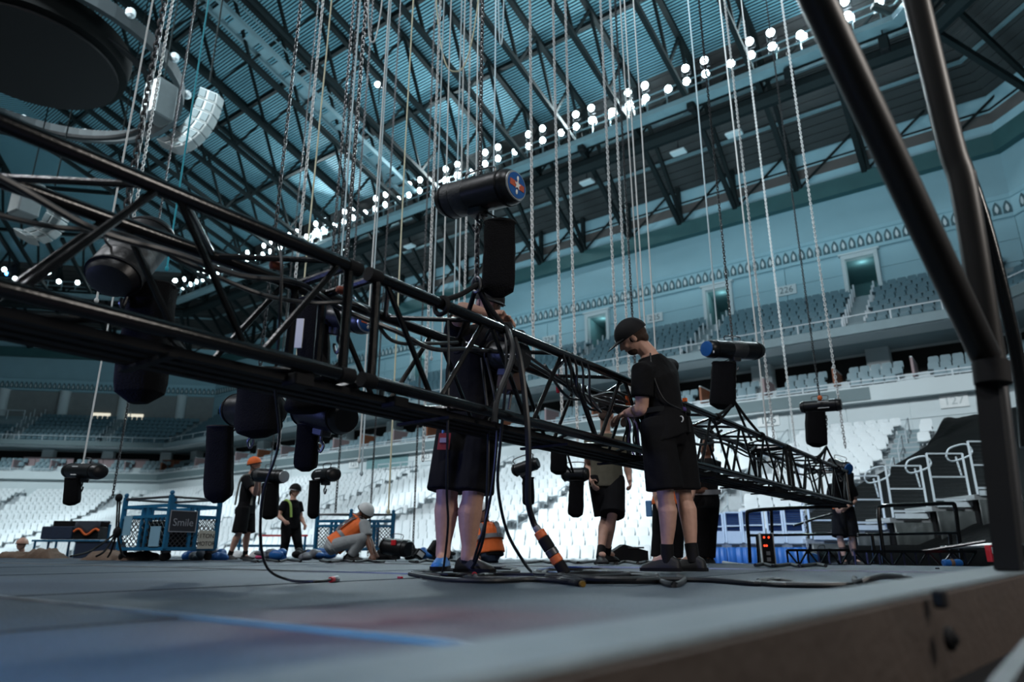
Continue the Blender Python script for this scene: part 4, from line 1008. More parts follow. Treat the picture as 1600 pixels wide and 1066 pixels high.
cable([P(752, 560, 4.0), P(762, 650, 3.9), P(762, 740, 3.9), P(757, 830, 4.0), P(742, 880, 4.2), G(728, 894)], .0085, 'black cable falling behind the loose shorts to the floor, inner one', group=CG)
cable([P(782, 505, 3.7), P(795, 520, 3.6), P(800, 560, 3.56), P(778, 620, 3.5), P(772, 660, 3.48)], .016, 'thick black loop slung over the near truss chord below the bag', group=CG)
# coils on the floor
def coil(cu, cv, ru, rv, turns, r, label, m=RUBBER, ends=None, seed=0):
    rnd = random.Random(seed); pts = []
    n = int(turns*10)
    for i in range(n):
        a = 2*math.pi*i/10+seed; kq = 1-.25*rnd.random()-.1*i/n
        p = gx(cu+ru*kq*math.cos(a)+rnd.uniform(-6, 6), cv+rv*kq*math.sin(a), r*1.05); p.z = r*1.05+.6*r*(i/10 % 3)*.9
        pts.append(p)
    return cable(pts, r, label, m, 7, group='cable coils on the stage deck', ends=ends, k=4)
coil(705, 896, 62, 5, 2.4, .0085, 'thin black cable coil around the blue shoe', seed=1)
coil(770, 893, 45, 5.5, 2.6, .009, 'black cable coil beside the dark shoe', seed=2)
coil(800, 903, 85, 5, 2.2, .0095, 'black cable coil spread before the hidden man', seed=3, ends=[(1, [(.05, .014, RED, 'red_plug'), (.03, .013, BLUE, 'blue_ring')])])
coil(905, 900, 85, 8, 3.4, .012, 'heavy black cable coil between the two bare legged men', seed=4)
coil(950, 905, 90, 7, 3.2, .012, 'heavy black coil at the feet of the capped man', seed=5, ends=[(1, [(.06, .017, STEEL, 'silver_plug')])])
coil(895, 893, 70, 5, 2.0, .010, 'dark blue cable coil near the orange banded connector', mat('blue_cable', (.012, .05, .20), .45), seed=6)
cable([G(640, 897), G(690, 905), G(760, 908), G(830, 906), G(880, 908), G(905, 912)], .012, 'black cable crossing the deck with brass tipped plug', ends=[(1, [(.06, .018, BLACKM, 'plug'), (.03, .013, mat('brass', (.5, .28, .06), .35, .8), 'brass_tip')])])
cable([G(1000, 898), G(1030, 908), G(1055, 914), G(1070, 905), G(1060, 900)], .013, 'black cable with a hooked end right of the coil')
cable([G(1030, 905), G(1110, 907), G(1180, 912), G(1200, 910), G(1230, 914), G(1330, 914), G(1345, 910), G(1352, 904)], .012, 'long black cable running right across the stage deck')
cable([G(1185, 908), G(1210, 906), G(1240, 911), G(1225, 914), G(1190, 912), G(1188, 909), G(1225, 907)], .011, 'small flat black cable loop halfway along the right deck')
cable([G(1335, 903), G(1340, 910, .03), G(1380, 901, .05), G(1420, 905, .03), G(1432, 909)], .012, 'black cable arching near the right stage barrier')
cable([G(1335, 905), G(1350, 912), G(1390, 912), G(1405, 909)], .009, 'thin cable end lying beside the arching cable')
# cable bundle along the truss
for k in range(9):
    rnd = random.Random(20+k); x0 = -2.30-.03*k; pts = []
    y0, y1 = [(3.2, 7.4), (3.4, 6.6), (3.5, 7.9), (.3, 3.1), (.2, 2.8), (3.9, 6.9), (4.1, 5.9), (5.5, 11.0), (7.5, 11.7)][k]
    n = 11
    for i in range(n):
        t = i/(n-1); pts.append(Vector((x0+rnd.uniform(-.05, .05), y0+(y1-y0)*t, TZ1-.06-.13*abs(math.sin(t*math.pi*(2+k % 3)))*rnd.uniform(.5, 1))))
    cable(pts, .010+.003*(k % 2), 'black cable lying in the truss, %s of the bundle inside its top' % ordw(k+1), mat('worn_rubber', (.03, .032, .036), .38, 0, .4, 30), 7, group='cables bundled in the truss')
for k, (u, dv) in enumerate(((878, 60), (886, 80), (895, 70), (905, 90), (915, 60))):
    y = truss_y(u); q = Vector((TX0-.02, y, TZ1))
    cable([q+Vector((.03, -.03, .03)), q+Vector((.045, .0, -.06)), q+Vector((.02, .05, -.16-.02*k)), q+Vector((-.02, .14+.03*k, -.20-.02*k)), q+Vector((-.12, .28, -.14)), q+Vector((-.2, .4, -.05))], .008, 'thin black cable looped over the near chord, %s of the hanging bunch' % ordw(k+1), group='cable bunch tied to the near chord')
for k, (u, v) in enumerate(((869, 585), (871, 602))): tag(MB().lathe(P(u, v, 4.55), (0, .1, -1), [(0, .009), (.005, .012), (.05, .012), (.055, .008)], 10).build('red_plug', RED), 'small red plug dangling by the cable bunch, %s one' % ('upper', 'lower')[k], 'plug')
ppk = mat('purple_cable', (.22, .16, .42), .4)
for k in range(4):
    u = 972+5*k
    cable([P(u, 640+4*k, 5.15), P(u+8, 665, 5.05), P(u+2+3*k, 690, 5.1), P(u+14, 712, 5.1)], .007, 'violet lit cable bunched by the capped man\'s hands, %s from the left' % ordw(k+1), ppk if k % 2 else RUBBER, group='cables at the capped man\'s hands')  # purple and black cables by turns
jb = empty('junction_box', P(965, 628, 5.25), 'black distribution box with orange label inside the truss by the capped man', 'box')
MB().bbox(P(960, 628, 5.25), (.16, .26, .13), b=.08).build('case', BLACKM, jb, False); MB().box(P(982, 628, 5.13), (.01, .08, .08)).build('orange_label', ORANGE, jb, False)
for k, (u, lb) in enumerate(((388, 'first'), (492, 'second'), (1268, 'third'))):
    y = truss_y(u, TX1); MB_ = MB().lathe(Vector((-2.42, y, TZ1-.02)), (.3, 1, 0), [(0, .012), (.006, .018), (.05, .019), (.056, .012)], 12)
    tag(MB_.build('clamp_roll', mat('rust_tape', (.22, .045, .02), .6)), 'rust coloured tape roll on a clamp in the truss top, %s from the near end' % lb, 'clamp')
t = superbag(MB(), P(1318, 738, 11.55), P(1316, 785, 11.5), .34, .2, Vector((CY, SY, 0)), seed=3).build('chain_bag', BAGM); tag(t, 'black cloth bag hanging inside the far end of the truss', 'bag')
# ---------------------------------------------------------------- people
def remesh(mb, name, m, voxel, sm=4, fac=.5):
    me = mb.mesh(name, None, False); o = bpy.data.objects.new('tmp', me); COL.objects.link(o)
    r = o.modifiers.new('r', 'REMESH'); r.mode = 'VOXEL'; r.voxel_size = voxel; r.adaptivity = 0
    if sm:
        s_ = o.modifiers.new('s', 'SMOOTH'); s_.iterations = sm; s_.factor = fac
    dg = bpy.context.evaluated_depsgraph_get(); out = bpy.data.meshes.new_from_object(o.evaluated_get(dg))
    bpy.data.objects.remove(o); bpy.data.meshes.remove(me)
    out.name = name; out.materials.clear(); out.materials.append(m)
    out.polygons.foreach_set('use_smooth', [True]*len(out.polygons))
    return out
def link_part(me, name, parent, base):
    me.transform(Matrix.Translation(-Vector(base))); o = bpy.data.objects.new(name, me); COL.objects.link(o)
    if parent is not None: o.parent = parent
    else: o.location = base
    return o
def lim(mb, pts, n=12):                                           # tapered limb through (point, radius) pairs, round ends
    P_ = [Vector(p) for p, _ in pts]; R_ = [r for _, r in pts]
    d0 = (P_[1]-P_[0]).normalized(); d1 = (P_[-1]-P_[-2]).normalized()
    path = [P_[0]-d0*R_[0]*.85, P_[0]-d0*R_[0]*.5]+P_+[P_[-1]+d1*R_[-1]*.5, P_[-1]+d1*R_[-1]*.85]
    mb.tube(path, [R_[0]*.5, R_[0]*.86]+R_+[R_[-1]*.86, R_[-1]*.5], n)
def rings(mb, rows, X, Y, n=18):
    mb.loft([[Vector(c)+X*(a*math.cos(t))+Y*(b*math.sin(t)) for t in [2*math.pi*k/n for k in range(n)]] for c, a, b in rows])
def hand(mb, wr, d, nrm, curl=.5, side=1, k=1.0):
    d = Vector(d).normalized(); nrm = Vector(nrm); nrm = (nrm-d*nrm.dot(d)).normalized(); sd = d.cross(nrm)*side
    rings(mb, [(wr-d*.02, .026*k, .018*k), (wr+d*.02*k, .034*k, .017*k), (wr+d*.06*k, .041*k, .015*k), (wr+d*.09*k, .040*k, .012*k)], sd, nrm, 12)
    for i, L in enumerate((.072, .082, .077, .060)):
        p = wr+d*.085*k+sd*((.029-.0195*i)*k); a = .15; q = p; dd = d
        for j, f in enumerate((.45, .32, .23)):
            a += curl*(.45 if j == 0 else .75); dd = d*math.cos(a)+nrm*math.sin(a); q2 = q+dd*L*f*k
            mb.cap(q, q2, (.0098-.0009*j)*k, (.0092-.0010*j)*k, 8); q = q2
    t0 = wr+d*.025*k+sd*.028*k; t1 = t0+(d*.55+sd*.65+nrm*.35).normalized()*.042*k; t2 = t1+(d*.85+sd*.05+nrm*.5).normalized()*.032*k
    mb.cap(t0, t1, .014*k, .0115*k, 8); mb.cap(t1, t2, .0112*k, .009*k, 8)
def person(label, J, fd, skin=SKIN, shirt=TSHIRT, bottom='shorts', bmat=SHORTS, sleeve=.62, hair=HAIR, hat=None, hatm=None, shoes=(SHOE, SHOE), vest=None, sock=True,
           voxel=.009, toes=None, curls=(.6, .6), hdir=None, hnrm=None, beard=False, k=1.0, slack=1.0, hair_len=0, belt=False, kl=None):
    kl = kl or k
    V = {a: Vector(b) for a, b in J.items()}
    fd = Vector(fd).normalized(); pel = (V['hipL']+V['hipR'])/2; ch = (V['shL']+V['shR'])/2
    rt = (V['shR']-V['shL']).normalized(); up = (ch-pel).normalized(); fw = up.cross(rt).normalized(); prt = (V['hipR']-V['hipL']); prt = (prt-up*prt.dot(up)).normalized() if prt.length > .03 else rt
    hw = max((V['shR']-V['shL']).length/2, .13); ph = (V['hipR']-V['hipL']).length/2
    base = (V['anL']+V['anR'])/2; base.z = min(V['anL'].z, V['anR'].z)-.085
    hc = V['head']; nk = V['neck']; hu = (hc-nk); hu = (hu-fd*hu.dot(fd)).normalized(); hr = fd.cross(hu)
    B = MB()
    hax = (hr, fd, hu)
    B.ell(hc+hu*.025, (.077*k, .098*k, .098*k), hax, 18, 12); B.ell(hc-hu*.035+fd*.018, (.062*k, .077*k, .085*k), hax, 16, 10)
    B.ell(hc-hu*.088+fd*.058, (.030*k, .026*k, .022*k), hax, 12, 8)
    B.cap(hc+fd*.095+hu*.010, hc+fd*.112-hu*.026, .010, .015, 8)
    B.ell(hc+fd*.083+hu*.030, (.055, .018, .011), hax, 12, 6); B.ell(hc+fd*.087-hu*.056, (.026, .014, .010), hax, 10, 6)
    for s_ in (-1, 1):
        B.ell(hc+hr*(s_*.079)-fd*.005-hu*.008, (.010, .022, .033), hax, 10, 8); B.ell(hc+hr*(s_*.04)+fd*.072-hu*.022, (.024, .02, .02), hax, 10, 6)
    lim(B, [(nk-up*.04, .064*k), (nk, .058*k), (hc-hu*.06-fd*.015, .056*k)])
    rings(B, [(pel-up*.09, .10, .08), (pel, ph+.065, .105), (pel+up*.12, .135, .095), (pel.lerp(ch, .6), .150, .105), (pel.lerp(ch, .85), hw*.93, .105), (ch+up*.02, hw*.80, .08), (nk-up*.01, .075, .065)], rt, fw)
    hd = {}
    for s_ in 'LR':
        sh, el, wr = V['sh'+s_], V['el'+s_], V['wr'+s_]
        lim(B, [(ch.lerp(sh, .7), .062*k), (sh, .060*k), (sh.lerp(el, .45), .050*k), (el, .041*k)])
        lim(B, [(el, .041*k), (el.lerp(wr, .3), .045*k), (el.lerp(wr, .75), .032*k), (wr, .027*k)])
        d = (hdir or {}).get(s_, (wr-el).normalized()); nn = (hnrm or {}).get(s_, -rt if s_ == 'R' else rt)
        hand(B, wr, d, nn, curls[0 if s_ == 'L' else 1], 1 if s_ == 'L' else -1, k)
        hp, kn, an = V['hip'+s_], V['kn'+s_], V['an'+s_]
        lim(B, [(hp, .088*kl), (hp.lerp(kn, .35), .083*kl), (hp.lerp(kn, .8), .062*kl), (kn, .056*kl)], 14)
        sb = ((kn-an).normalized()); cf = (toes[s_]-an) if toes else fw; cf = Vector(cf); cf = (cf-sb*cf.dot(sb)); cf = cf.normalized() if cf.length > 1e-4 else fw
        lim(B, [(kn, .055*kl), (kn.lerp(an, .16)-cf*.004, .053*kl), (kn.lerp(an, .32)-cf*.014, .060*kl), (kn.lerp(an, .55)-cf*.010, .050*kl), (kn.lerp(an, .82), .036*kl), (an, .036*kl)], 14)
        B.cap(an, an-Vector((0, 0, .03))+cf*.08, .036, .03)
    body = link_part(remesh(B, 'person', skin, voxel, 3), 'person', None, base); tag(body, label, 'person')
    def part(mb, nm, m, vx=None, sm=4): return link_part(remesh(mb, nm, m, vx or voxel*1.25, sm), nm, body, base)
    q = .022*slack
    T = MB()
    rings(T, [(pel-up*.07, ph+.088+q, .115+q), (pel+up*.05, ph+.075+q, .112+q), (pel+up*.15, .15+q, .108+q), (pel.lerp(ch, .6), .162+q, .115+q), (pel.lerp(ch, .85), hw*.95+q, .113+q), (ch+up*.02, hw*.85+q, .088+q), (nk-up*.02, .080+q*.6, .070+q*.6)], rt, fw)
    for s_ in 'LR':
        sh, el = V['sh'+s_], V['el'+s_]
        if sleeve > 0:
            e2 = sh.lerp(el, min(sleeve, 1)); T.tube([ch.lerp(sh, .55), sh+up*.005, sh.lerp(e2, .5), e2], [.066+q*.6, .068+q*.7, .062+q*.8, .058+q*1.0], 14)
            if sleeve > 1: wr = V['wr'+s_]; T.tube([sh.lerp(el, .9), el, el.lerp(wr, sleeve-1)], [.055+q*.5, .052+q*.6, .044+q*.6], 12)
    part(T, 'shirt', shirt)
    if vest:
        T = MB(); q2 = q+.020
        rings(T, [(pel-up*.03, ph+.085+q2, .118+q2), (pel+up*.15, .153+q2, .112+q2), (pel.lerp(ch, .6), .165+q2, .119+q2), (pel.lerp(ch, .85), hw*.93+q2, .117+q2), (ch+up*.02, hw*.74+q2, .092+q2), (nk-up*.035, .085+q2*.6, .075+q2*.6)], rt, fw)
        part(T, 'vest', vest)
        q3 = q2+.010
        def strip(c, a, b, ht=.05):
            S_ = MB(); S_.loft([[c+up*z+rt*((a+d_)*math.cos(t))+fw*((b+d_)*math.sin(t)) for z, d_ in ((-ht/2, 0), (ht/2, 0), (ht/2, .008), (-ht/2, .008))] for t in [2*math.pi*j/28 for j in range(28)]], closed=True)
            o = S_.build('reflective_band', GREYR, body)
        strip(pel+up*.16, .158+q3, .117+q3)
        for s_ in (-1, 1):
            S_ = MB(); pts = [pel+up*.17+rt*(s_*.085)-fw*(.112+q3), pel.lerp(ch, .6)+rt*(s_*.10)-fw*(.118+q3), pel.lerp(ch, .85)+rt*(s_*.11)-fw*(.104+q3), ch+up*.035+rt*(s_*.10)-fw*(.06+q3), ch+up*.075+rt*(s_*.09)]
            for a, b in zip(pts[:-1], pts[1:]): S_.bar(a, b, .05, .012, up.cross(rt))
            S_.build('reflective_band', GREYR, body)['kind'] = 'stuff'
    L_ = MB(); fl = .026*slack
    for s_ in 'LR':
        hp, kn, an = V['hip'+s_], V['kn'+s_], V['an'+s_]
        if bottom == 'shorts': L_.tube([hp+up*.06, hp, hp.lerp(kn, .5), hp.lerp(kn, .92), hp.lerp(kn, 1.02)], [.095+fl*.4, .100+fl*.6, .096+fl, .094+fl*1.25, .096+fl*1.3], 16)
        else:
            L_.tube([hp+up*.06, hp, hp.lerp(kn, .5), kn], [.095+fl*.3, .098+fl*.4, .088+fl*.4, .072+fl*.5], 14); L_.ell(kn, (.075+fl*.4,)*3, n=12, m=8)
            L_.tube([kn, kn.lerp(an, .35), kn.lerp(an, .98)], [.070+fl*.4, .068+fl*.4, .058+fl*.5], 14)
    rings(L_, [(pel-up*.14, .09, .09), (pel-up*.07, ph+.088, .115), (pel+up*.02, ph+.082, .116), (pel+up*.09, ph+.055, .108)], prt, fw)
    part(L_, 'shorts' if bottom == 'shorts' else 'trousers', bmat)
    bl = MB(); c = pel+up*.10
    if belt: bl.loft([[c+up*z+prt*((ph+.078+q+d_)*math.cos(t))+fw*((.110+q+d_)*math.sin(t)) for z, d_ in ((-.018, 0), (.018, 0), (.018, .006), (-.018, .006))] for t in [2*math.pi*j/24 for j in range(24)]], closed=True); bl.build('belt', mat('grey_belt', (.014, .015, .016), .85, spec=.1), body)
    for i, s_ in enumerate('LR'):
        an = V['an'+s_]; te = Vector(toes[s_]) if toes else an+fw*.17
        f = te-an; f.z = 0; Lf = max(f.length, .12); f.normalize(); sd = Vector((0, 0, 1)).cross(f); g = an.z-.085
        SH = MB(); z0 = Vector((an.x, an.y, g))
        rw = []
        for t, wd, h in ((-.085, .022, .045), (-.075, .034, .075), (-.03, .040, .105), (.03, .042, .098), (.08, .046, .075), (.13, .048, .058), (.165, .040, .045), (.185, .020, .03)):
            rw.append([z0+f*t+sd*(wd*x)+Vector((0, 0, y*h)) for x, y in ((-1, .02), (-1.05, .35), (-.75, .8), (-.35, 1), (.35, 1), (.75, .8), (1.05, .35), (1, .02))])
        SH.loft(rw); o = part(SH, 'shoe', shoes[i], .007, 3)
        so = MB(); so.loft([[z0+f*t+sd*(wd*x)+Vector((0, 0, h)) for x, h in ((-1, 0), (-1.04, .022), (1.04, .022), (1, 0))] for t, wd in ((-.092, .022), (-.07, .038), (.0, .043), (.08, .05), (.14, .05), (.178, .038), (.192, .018))]); so.build('sole', BLACKM, o)
        if sock:
            kn = V['kn'+s_]; MB().tube([an-(kn-an).normalized()*.03, an+(kn-an)*.05, an+(kn-an)*.20], [.043, .043, .044], 14).build('sock', BLACKM, body)
    # hair and hats
    if hat == 'cap':
        hm_ = MB(); hm_.ell(hc+hu*.005-fd*.018, (.082*k, .092*k, .072*k), hax, 16, 10); hm_.ell(hc-hu*.035-fd*.06, (.066, .045, .055), hax, 12, 8); part(hm_, 'hair', hair, .006, 2)
    elif hat != 'helmet':
        hm_ = MB(); hm_.ell(hc+hu*.035-fd*.022, (.083*k, .092*k, .096*k), hax, 16, 10)
        hm_.ell(hc-hu*.03-fd*.06, (.066, .045, .06), hax, 12, 8)
        for j in range(26):
            a = random.uniform(0, 6.28); b = random.uniform(.1, 1.3); q_ = hc+hu*(.035+.095*math.sin(b))+hr*(.08*math.cos(b)*math.cos(a))+fd*(-.03+.085*math.cos(b)*math.sin(a)); hm_.ell(q_, (.017, .017, .02), hax, 8, 5)
        part(hm_, 'hair', hair, .006, 2)
    elif hair_len:
        part(MB().ell(hc-hu*.05-fd*.055, (.07, .05, .075), hax), 'hair', hair, .007, 2)
    if beard: part(MB().ell(hc-hu*.075+fd*.038, (.057, .058, .045), hax), 'beard', hair, .006, 2)
    if hat == 'cap':
        c = MB(); c.ell(hc+hu*.022-fd*.006, (.097*k, .119*k, .114*k), hax, 20, 8, -.02, .5); c.build('cap', hatm, body)
        rwz = []
        for j in range(9):
            a = math.pi*(j/8)*.78+math.pi*.11; e = .115+.072*math.sin(a)
            rwz.append([hc+hu*(.034+.012*math.sin(a))+hr*(.090*math.cos(a))+fd*(.085*math.sin(a)), hc+hu*(.030-.012*math.sin(a))+hr*(.096*math.cos(a))+fd*(e*math.sin(a)+.02), hc+hu*(.024-.012*math.sin(a))+hr*(.096*math.cos(a))+fd*(e*math.sin(a)+.018), hc+hu*(.026+.012*math.sin(a))+hr*(.090*math.cos(a))+fd*(.083*math.sin(a))])
        MB().loft(rwz).build('cap_brim', hatm, body)
    if hat == 'helmet':
        c = MB(); c.ell(hc+hu*.020-fd*.004, (.106, .130, .125), hax, 20, 8, -.04, .5); o = c.build('helmet', hatm, body)
        MB().tube([hc+hu*.012+hr*(.107*math.cos(a))+fd*(.131*math.sin(a)-.004) for a in [2*math.pi*j/24 for j in range(24)]], .009, 6, closed=True).build('helmet_rim', BLACKM if hatm is not BLACKM else DSTEEL, o)
        for s_ in (-1, 1): MB().tube(smoothpath([hc+hr*(s_*.098)+hu*.01-fd*.02, hc+hr*(s_*.086)-hu*.05+fd*.01, hc-hu*.105+fd*.04+hr*(s_*.02)], 4), .006, 6).build('chin_strap', BLACKM, body)
    for s_ in (-1, 1):
        e_ = MB().ell(hc+hr*(s_*.032)+fd*.083+hu*.008, (.013, .009, .009), hax, 10, 6).build('eye', EYEW, body); MB().ell(hc+hr*(s_*.032)+fd*.0905+hu*.008, (.006, .003, .006), hax, 8, 5).build('iris', INK, e_)
    MB().ell(hc+fd*.0985-hu*.056, (.022, .004, .005), hax, 10, 5).build('mouth', LIP, body)
    return body, dict(fd=fd, fw=fw, rt=rt, up=up, pel=pel, ch=ch, hc=hc, hr=hr, hu=hu, base=base)
def hv(x, y, z=0): return W(x, y, z)-W(0, 0, 0)                    # direction in the camera-forward frame
# the man in the cap
J = dict(head=P(988, 527, 4.72), neck=P(1014, 553, 4.74), shL=P(1004, 582, 4.62), elL=P(1003, 640, 4.66), wrL=P(978, 646, 4.86), shR=P(1044, 573, 4.98), elR=P(1030, 640, 5.10), wrR=P(992, 646, 5.08),
         hipL=P(1026, 668, 4.70), hipR=P(1058, 668, 4.84), knL=P(1039, 764, 4.70), knR=P(1066, 764, 4.86), anL=P(1043, 872, 4.74), anR=P(1083, 872, 4.80))
b_, R1 = person('man in black cap and black shorts leaning over the truss, seen from behind', J, hv(-.80, .30, -.52), hat='cap', hatm=BLACKM, voxel=.007, sleeve=.66, toes={'L': J['anL']+hv(-.17, .10), 'R': J['anR']+hv(-.16, .12)},
            hdir={'L': hv(-.6, .7, -.2), 'R': hv(-.6, .7, -.2)}, hnrm={'L': hv(.1, .2, -1), 'R': hv(.1, .2, -1)}, beard=True, k=1.06, belt=True)
rd = MB().bbox(P(1073, 664, 4.72), (.055, .03, .12), b=.15).build('radio', BLACKM, b_, False)
MB().bar(P(1071, 652, 4.72), P(1069, 632, 4.72), .012).build('radio_antenna', BLACKM, rd)
MB().bbox(P(1066, 640, 4.72), (.05, .04, .03), b=.2).build('purple_pouch', mat('purple_cloth', (.06, .03, .16), .8), b_, False)
MB().box(P(1070, 625, 4.76), (.03, .02, .025)).build('orange_tag', ORANGE, b_, False)
rg = MB().tube([P(1064, 655, 4.66)+Vector((.016*math.cos(a), 0, .02*math.sin(a))) for a in [2*math.pi*j/10 for j in range(10)]], .005, 6, closed=True).build('key_ring', WHITE, b_)
cable([P(1016, 552, 4.66), P(1022, 590, 4.60), P(1038, 625, 4.60), P(1064, 640, 4.68)], .006, 'black earpiece lead down the back of the capped man', group=None)
# the man hidden behind the truss
J = dict(head=P(764, 476, 4.42), neck=P(752, 508, 4.48), shL=P(776, 530, 4.40), shR=P(708, 532, 4.50), elL=P(806, 560, 4.20), wrL=P(785, 500, 4.06), elR=P(716, 484, 4.12), wrR=P(772, 494, 4.08),
         hipL=P(752, 660, 4.42), hipR=P(712, 660, 4.46), knL=P(740, 768, 4.38), knR=P(699, 766, 4.42), anL=P(731, 872, 4.42), anR=P(692, 868, 4.46))
J['elR'] = P(722, 482, 4.16)
b_, R2 = person('man in black shorts behind the truss, face hidden by the chain bag', J, hv(.35, -.85, -.35), voxel=.007, toes={'L': J['anL']+hv(.17, -.09), 'R': J['anR']+hv(-.02, -.19)}, shoes=(SHOE, SHOEB), hair=HAIR, k=1.06, kl=1.30,
            hdir={'L': hv(-.1, -.4, .1), 'R': hv(.95, -.2, -.2)}, hnrm={'L': hv(0, 0, -1), 'R': hv(.1, 0, -1)}, slack=1.1, hat='cap', hatm=BLACKM)
ps = MB().bbox(P(694, 690, 4.28), (.075, .012, .105), (hv(1, 0), hv(0, 1), hv(.1, 0, 1).normalized()), .1).build('lanyard_pass', mat('pass_red', (.25, .03, .04), .5), b_, False)
MB().box(P(694, 688, 4.268), (.055, .004, .03), (hv(1, 0), hv(0, 1), hv(.1, 0, 1).normalized())).build('pass_print', mat('pass_print', (.25, .22, .35), .6), ps, False)
MB().bar(P(692, 678, 4.28), P(694, 660, 4.30), .012).build('lanyard', BLUE, b_)
# olive shirt
J = dict(head=P(947, 648, 7.55), neck=P(946, 676, 7.6), shL=P(922, 692, 7.6), shR=P(972, 692, 7.65), elL=P(918, 728, 7.75), wrL=P(925, 752, 7.55), elR=P(980, 728, 7.75), wrR=P(984, 752, 7.55),
         hipL=P(936, 752, 7.6), hipR=P(960, 752, 7.62), knL=P(947, 804, 7.62), knR=P(957, 804, 7.45), anL=P(938, 868, 7.35), anR=P(948, 866, 7.75))
b_, R3 = person('man in olive shirt and black shorts walking away past the truss', J, hv(.35, .9, -.1), shirt=OLIVE, hair=HAIR, toes={'L': J['anL']+hv(.02, -.16), 'R': J['anR']+hv(.13, .12)}, slack=1.15)
# orange helmet
J = dict(head=P(398, 726, 12.2), neck=P(393, 741, 12.25), shL=P(399, 750, 12.42), shR=P(384, 750, 12.08), elL=P(404, 772, 12.2), wrL=P(405, 752, 11.8), elR=P(399, 772, 11.95), wrR=P(402, 751, 11.6),
         hipL=P(388, 798, 12.35), hipR=P(380, 798, 12.10), knL=P(387, 832, 12.3), knR=P(374, 832, 12.05), anL=P(383, 868, 12.35), anR=P(359, 868, 12.1))
b_, R4 = person('worker in orange helmet and black shorts reaching to a hoist', J, hv(.85, -.25, .12), hat='helmet', hatm=ORANGE, toes={'L': J['anL']+hv(.16, -.06), 'R': J['anR']+hv(.15, -.08)})
for s_ in (-1, 1): MB().tube(smoothpath([R4['pel']+R4['rt']*(s_*.14)-R4['fw']*.14+R4['up']*.1, R4['ch']+R4['rt']*(s_*.10)-R4['fw']*.135, R4['ch']+R4['rt']*(s_*.10)+R4['up']*.09, R4['ch']+R4['rt']*(s_*.11)+R4['fw']*.13, R4['pel']+R4['rt']*(s_*.13)+R4['fw']*.15+R4['up']*.1], 5), .017, 6).build('harness_strap', mat('harness_grey', (.16, .17, .15), .7), b_)
MB().ell(R4['pel']+R4['rt']*.17-R4['fw']*.05, (.06, .06, .09), n=10, m=7).build('tool_pouch', BLACKM, b_)
# woman in black helmet
J = dict(head=P(461, 767, 13.6), neck=P(458, 780, 13.6), shL=P(467, 789, 13.72), shR=P(444, 789, 13.5), elL=P(470, 808, 13.75), wrL=P(476, 820, 13.6), elR=P(438, 808, 13.45), wrR=P(437, 808, 13.1),
         hipL=P(461, 822, 13.68), hipR=P(448, 822, 13.52), knL=P(465, 847, 13.6), knR=P(446, 847, 13.45), anL=P(470, 872, 13.65), anR=P(441, 872, 13.5))
J['elR'] = P(435, 806, 13.4); J['wrR'] = P(444, 814, 13.15)
b_, R5 = person('woman in black helmet and black clothes with green harness walking', J, hv(.8, -.45, -.15), hat='helmet', hatm=BLACKM, hair_len=1, bottom='trousers', toes={'L': J['anL']+hv(.17, -.03), 'R': J['anR']+hv(.16, -.08)})
MB().tube(smoothpath([R5['pel']-R5['fw']*.15+R5['up']*.15+R5['rt']*.10, R5['ch']-R5['fw']*.13+R5['rt']*.13, R5['ch']+R5['up']*.09+R5['rt']*.12, R5['ch']+R5['fw']*.14+R5['rt']*.10, R5['pel']+R5['fw']*.15+R5['up']*.15+R5['rt']*.08], 5), .022, 6).build('harness_strap', mat('harness_green', (.40, .60, .14), .6), b_)
# crouching worker
J = dict(head=P(571, 800, 10.5), neck=P(559, 808, 10.55), shL=P(563, 817, 10.80), shR=P(569, 820, 10.40), elL=P(577, 842, 10.75), wrL=P(586, 864, 10.6), elR=P(575, 845, 10.30), wrR=P(581, 866, 10.2),
         hipL=P(523, 850, 10.72), hipR=P(523, 853, 10.42), knL=P(572, 842, 10.75), knR=P(566, 842, 10.30), anL=P(545, 868, 10.72), anR=P(549, 868, 10.35))
b_, R6 = person('crouching worker in orange vest and white helmet, grey trousers', J, hv(.80, .10, -.58), skin=SKIN2, shirt=GREYC, bottom='trousers', bmat=GREYC, hat='helmet', hatm=WHITE, vest=ORANGE, sleeve=.75, toes={'L': J['anL']+hv(.17, .02), 'R': J['anR']+hv(.17, -.02)}, curls=(.8, .8))
# second crouching worker
J = dict(head=P(753, 801, 8.9), neck=P(756, 814, 8.95), shL=P(744, 826, 8.9), shR=P(772, 824, 9.0), elL=P(738, 846, 8.9), wrL=P(742, 862, 8.75), elR=P(775, 846, 9.1), wrR=P(768, 862, 9.25),
         hipL=P(756, 862, 8.85), hipR=P(772, 862, 8.95), knL=P(745, 850, 9.15), knR=P(768, 848, 9.30), anL=P(752, 868, 8.95), anR=P(770, 868, 9.1))
b_, R7 = person('second crouching worker in orange vest, behind the bare legs', J, hv(-.5, .8, -.2), shirt=BLACKM, bottom='trousers', bmat=NAVY, hat='helmet', hatm=WHITE, vest=ORANGE, sleeve=.7, toes={'L': J['anL']+hv(-.1, .14), 'R': J['anR']+hv(-.1, .14)})
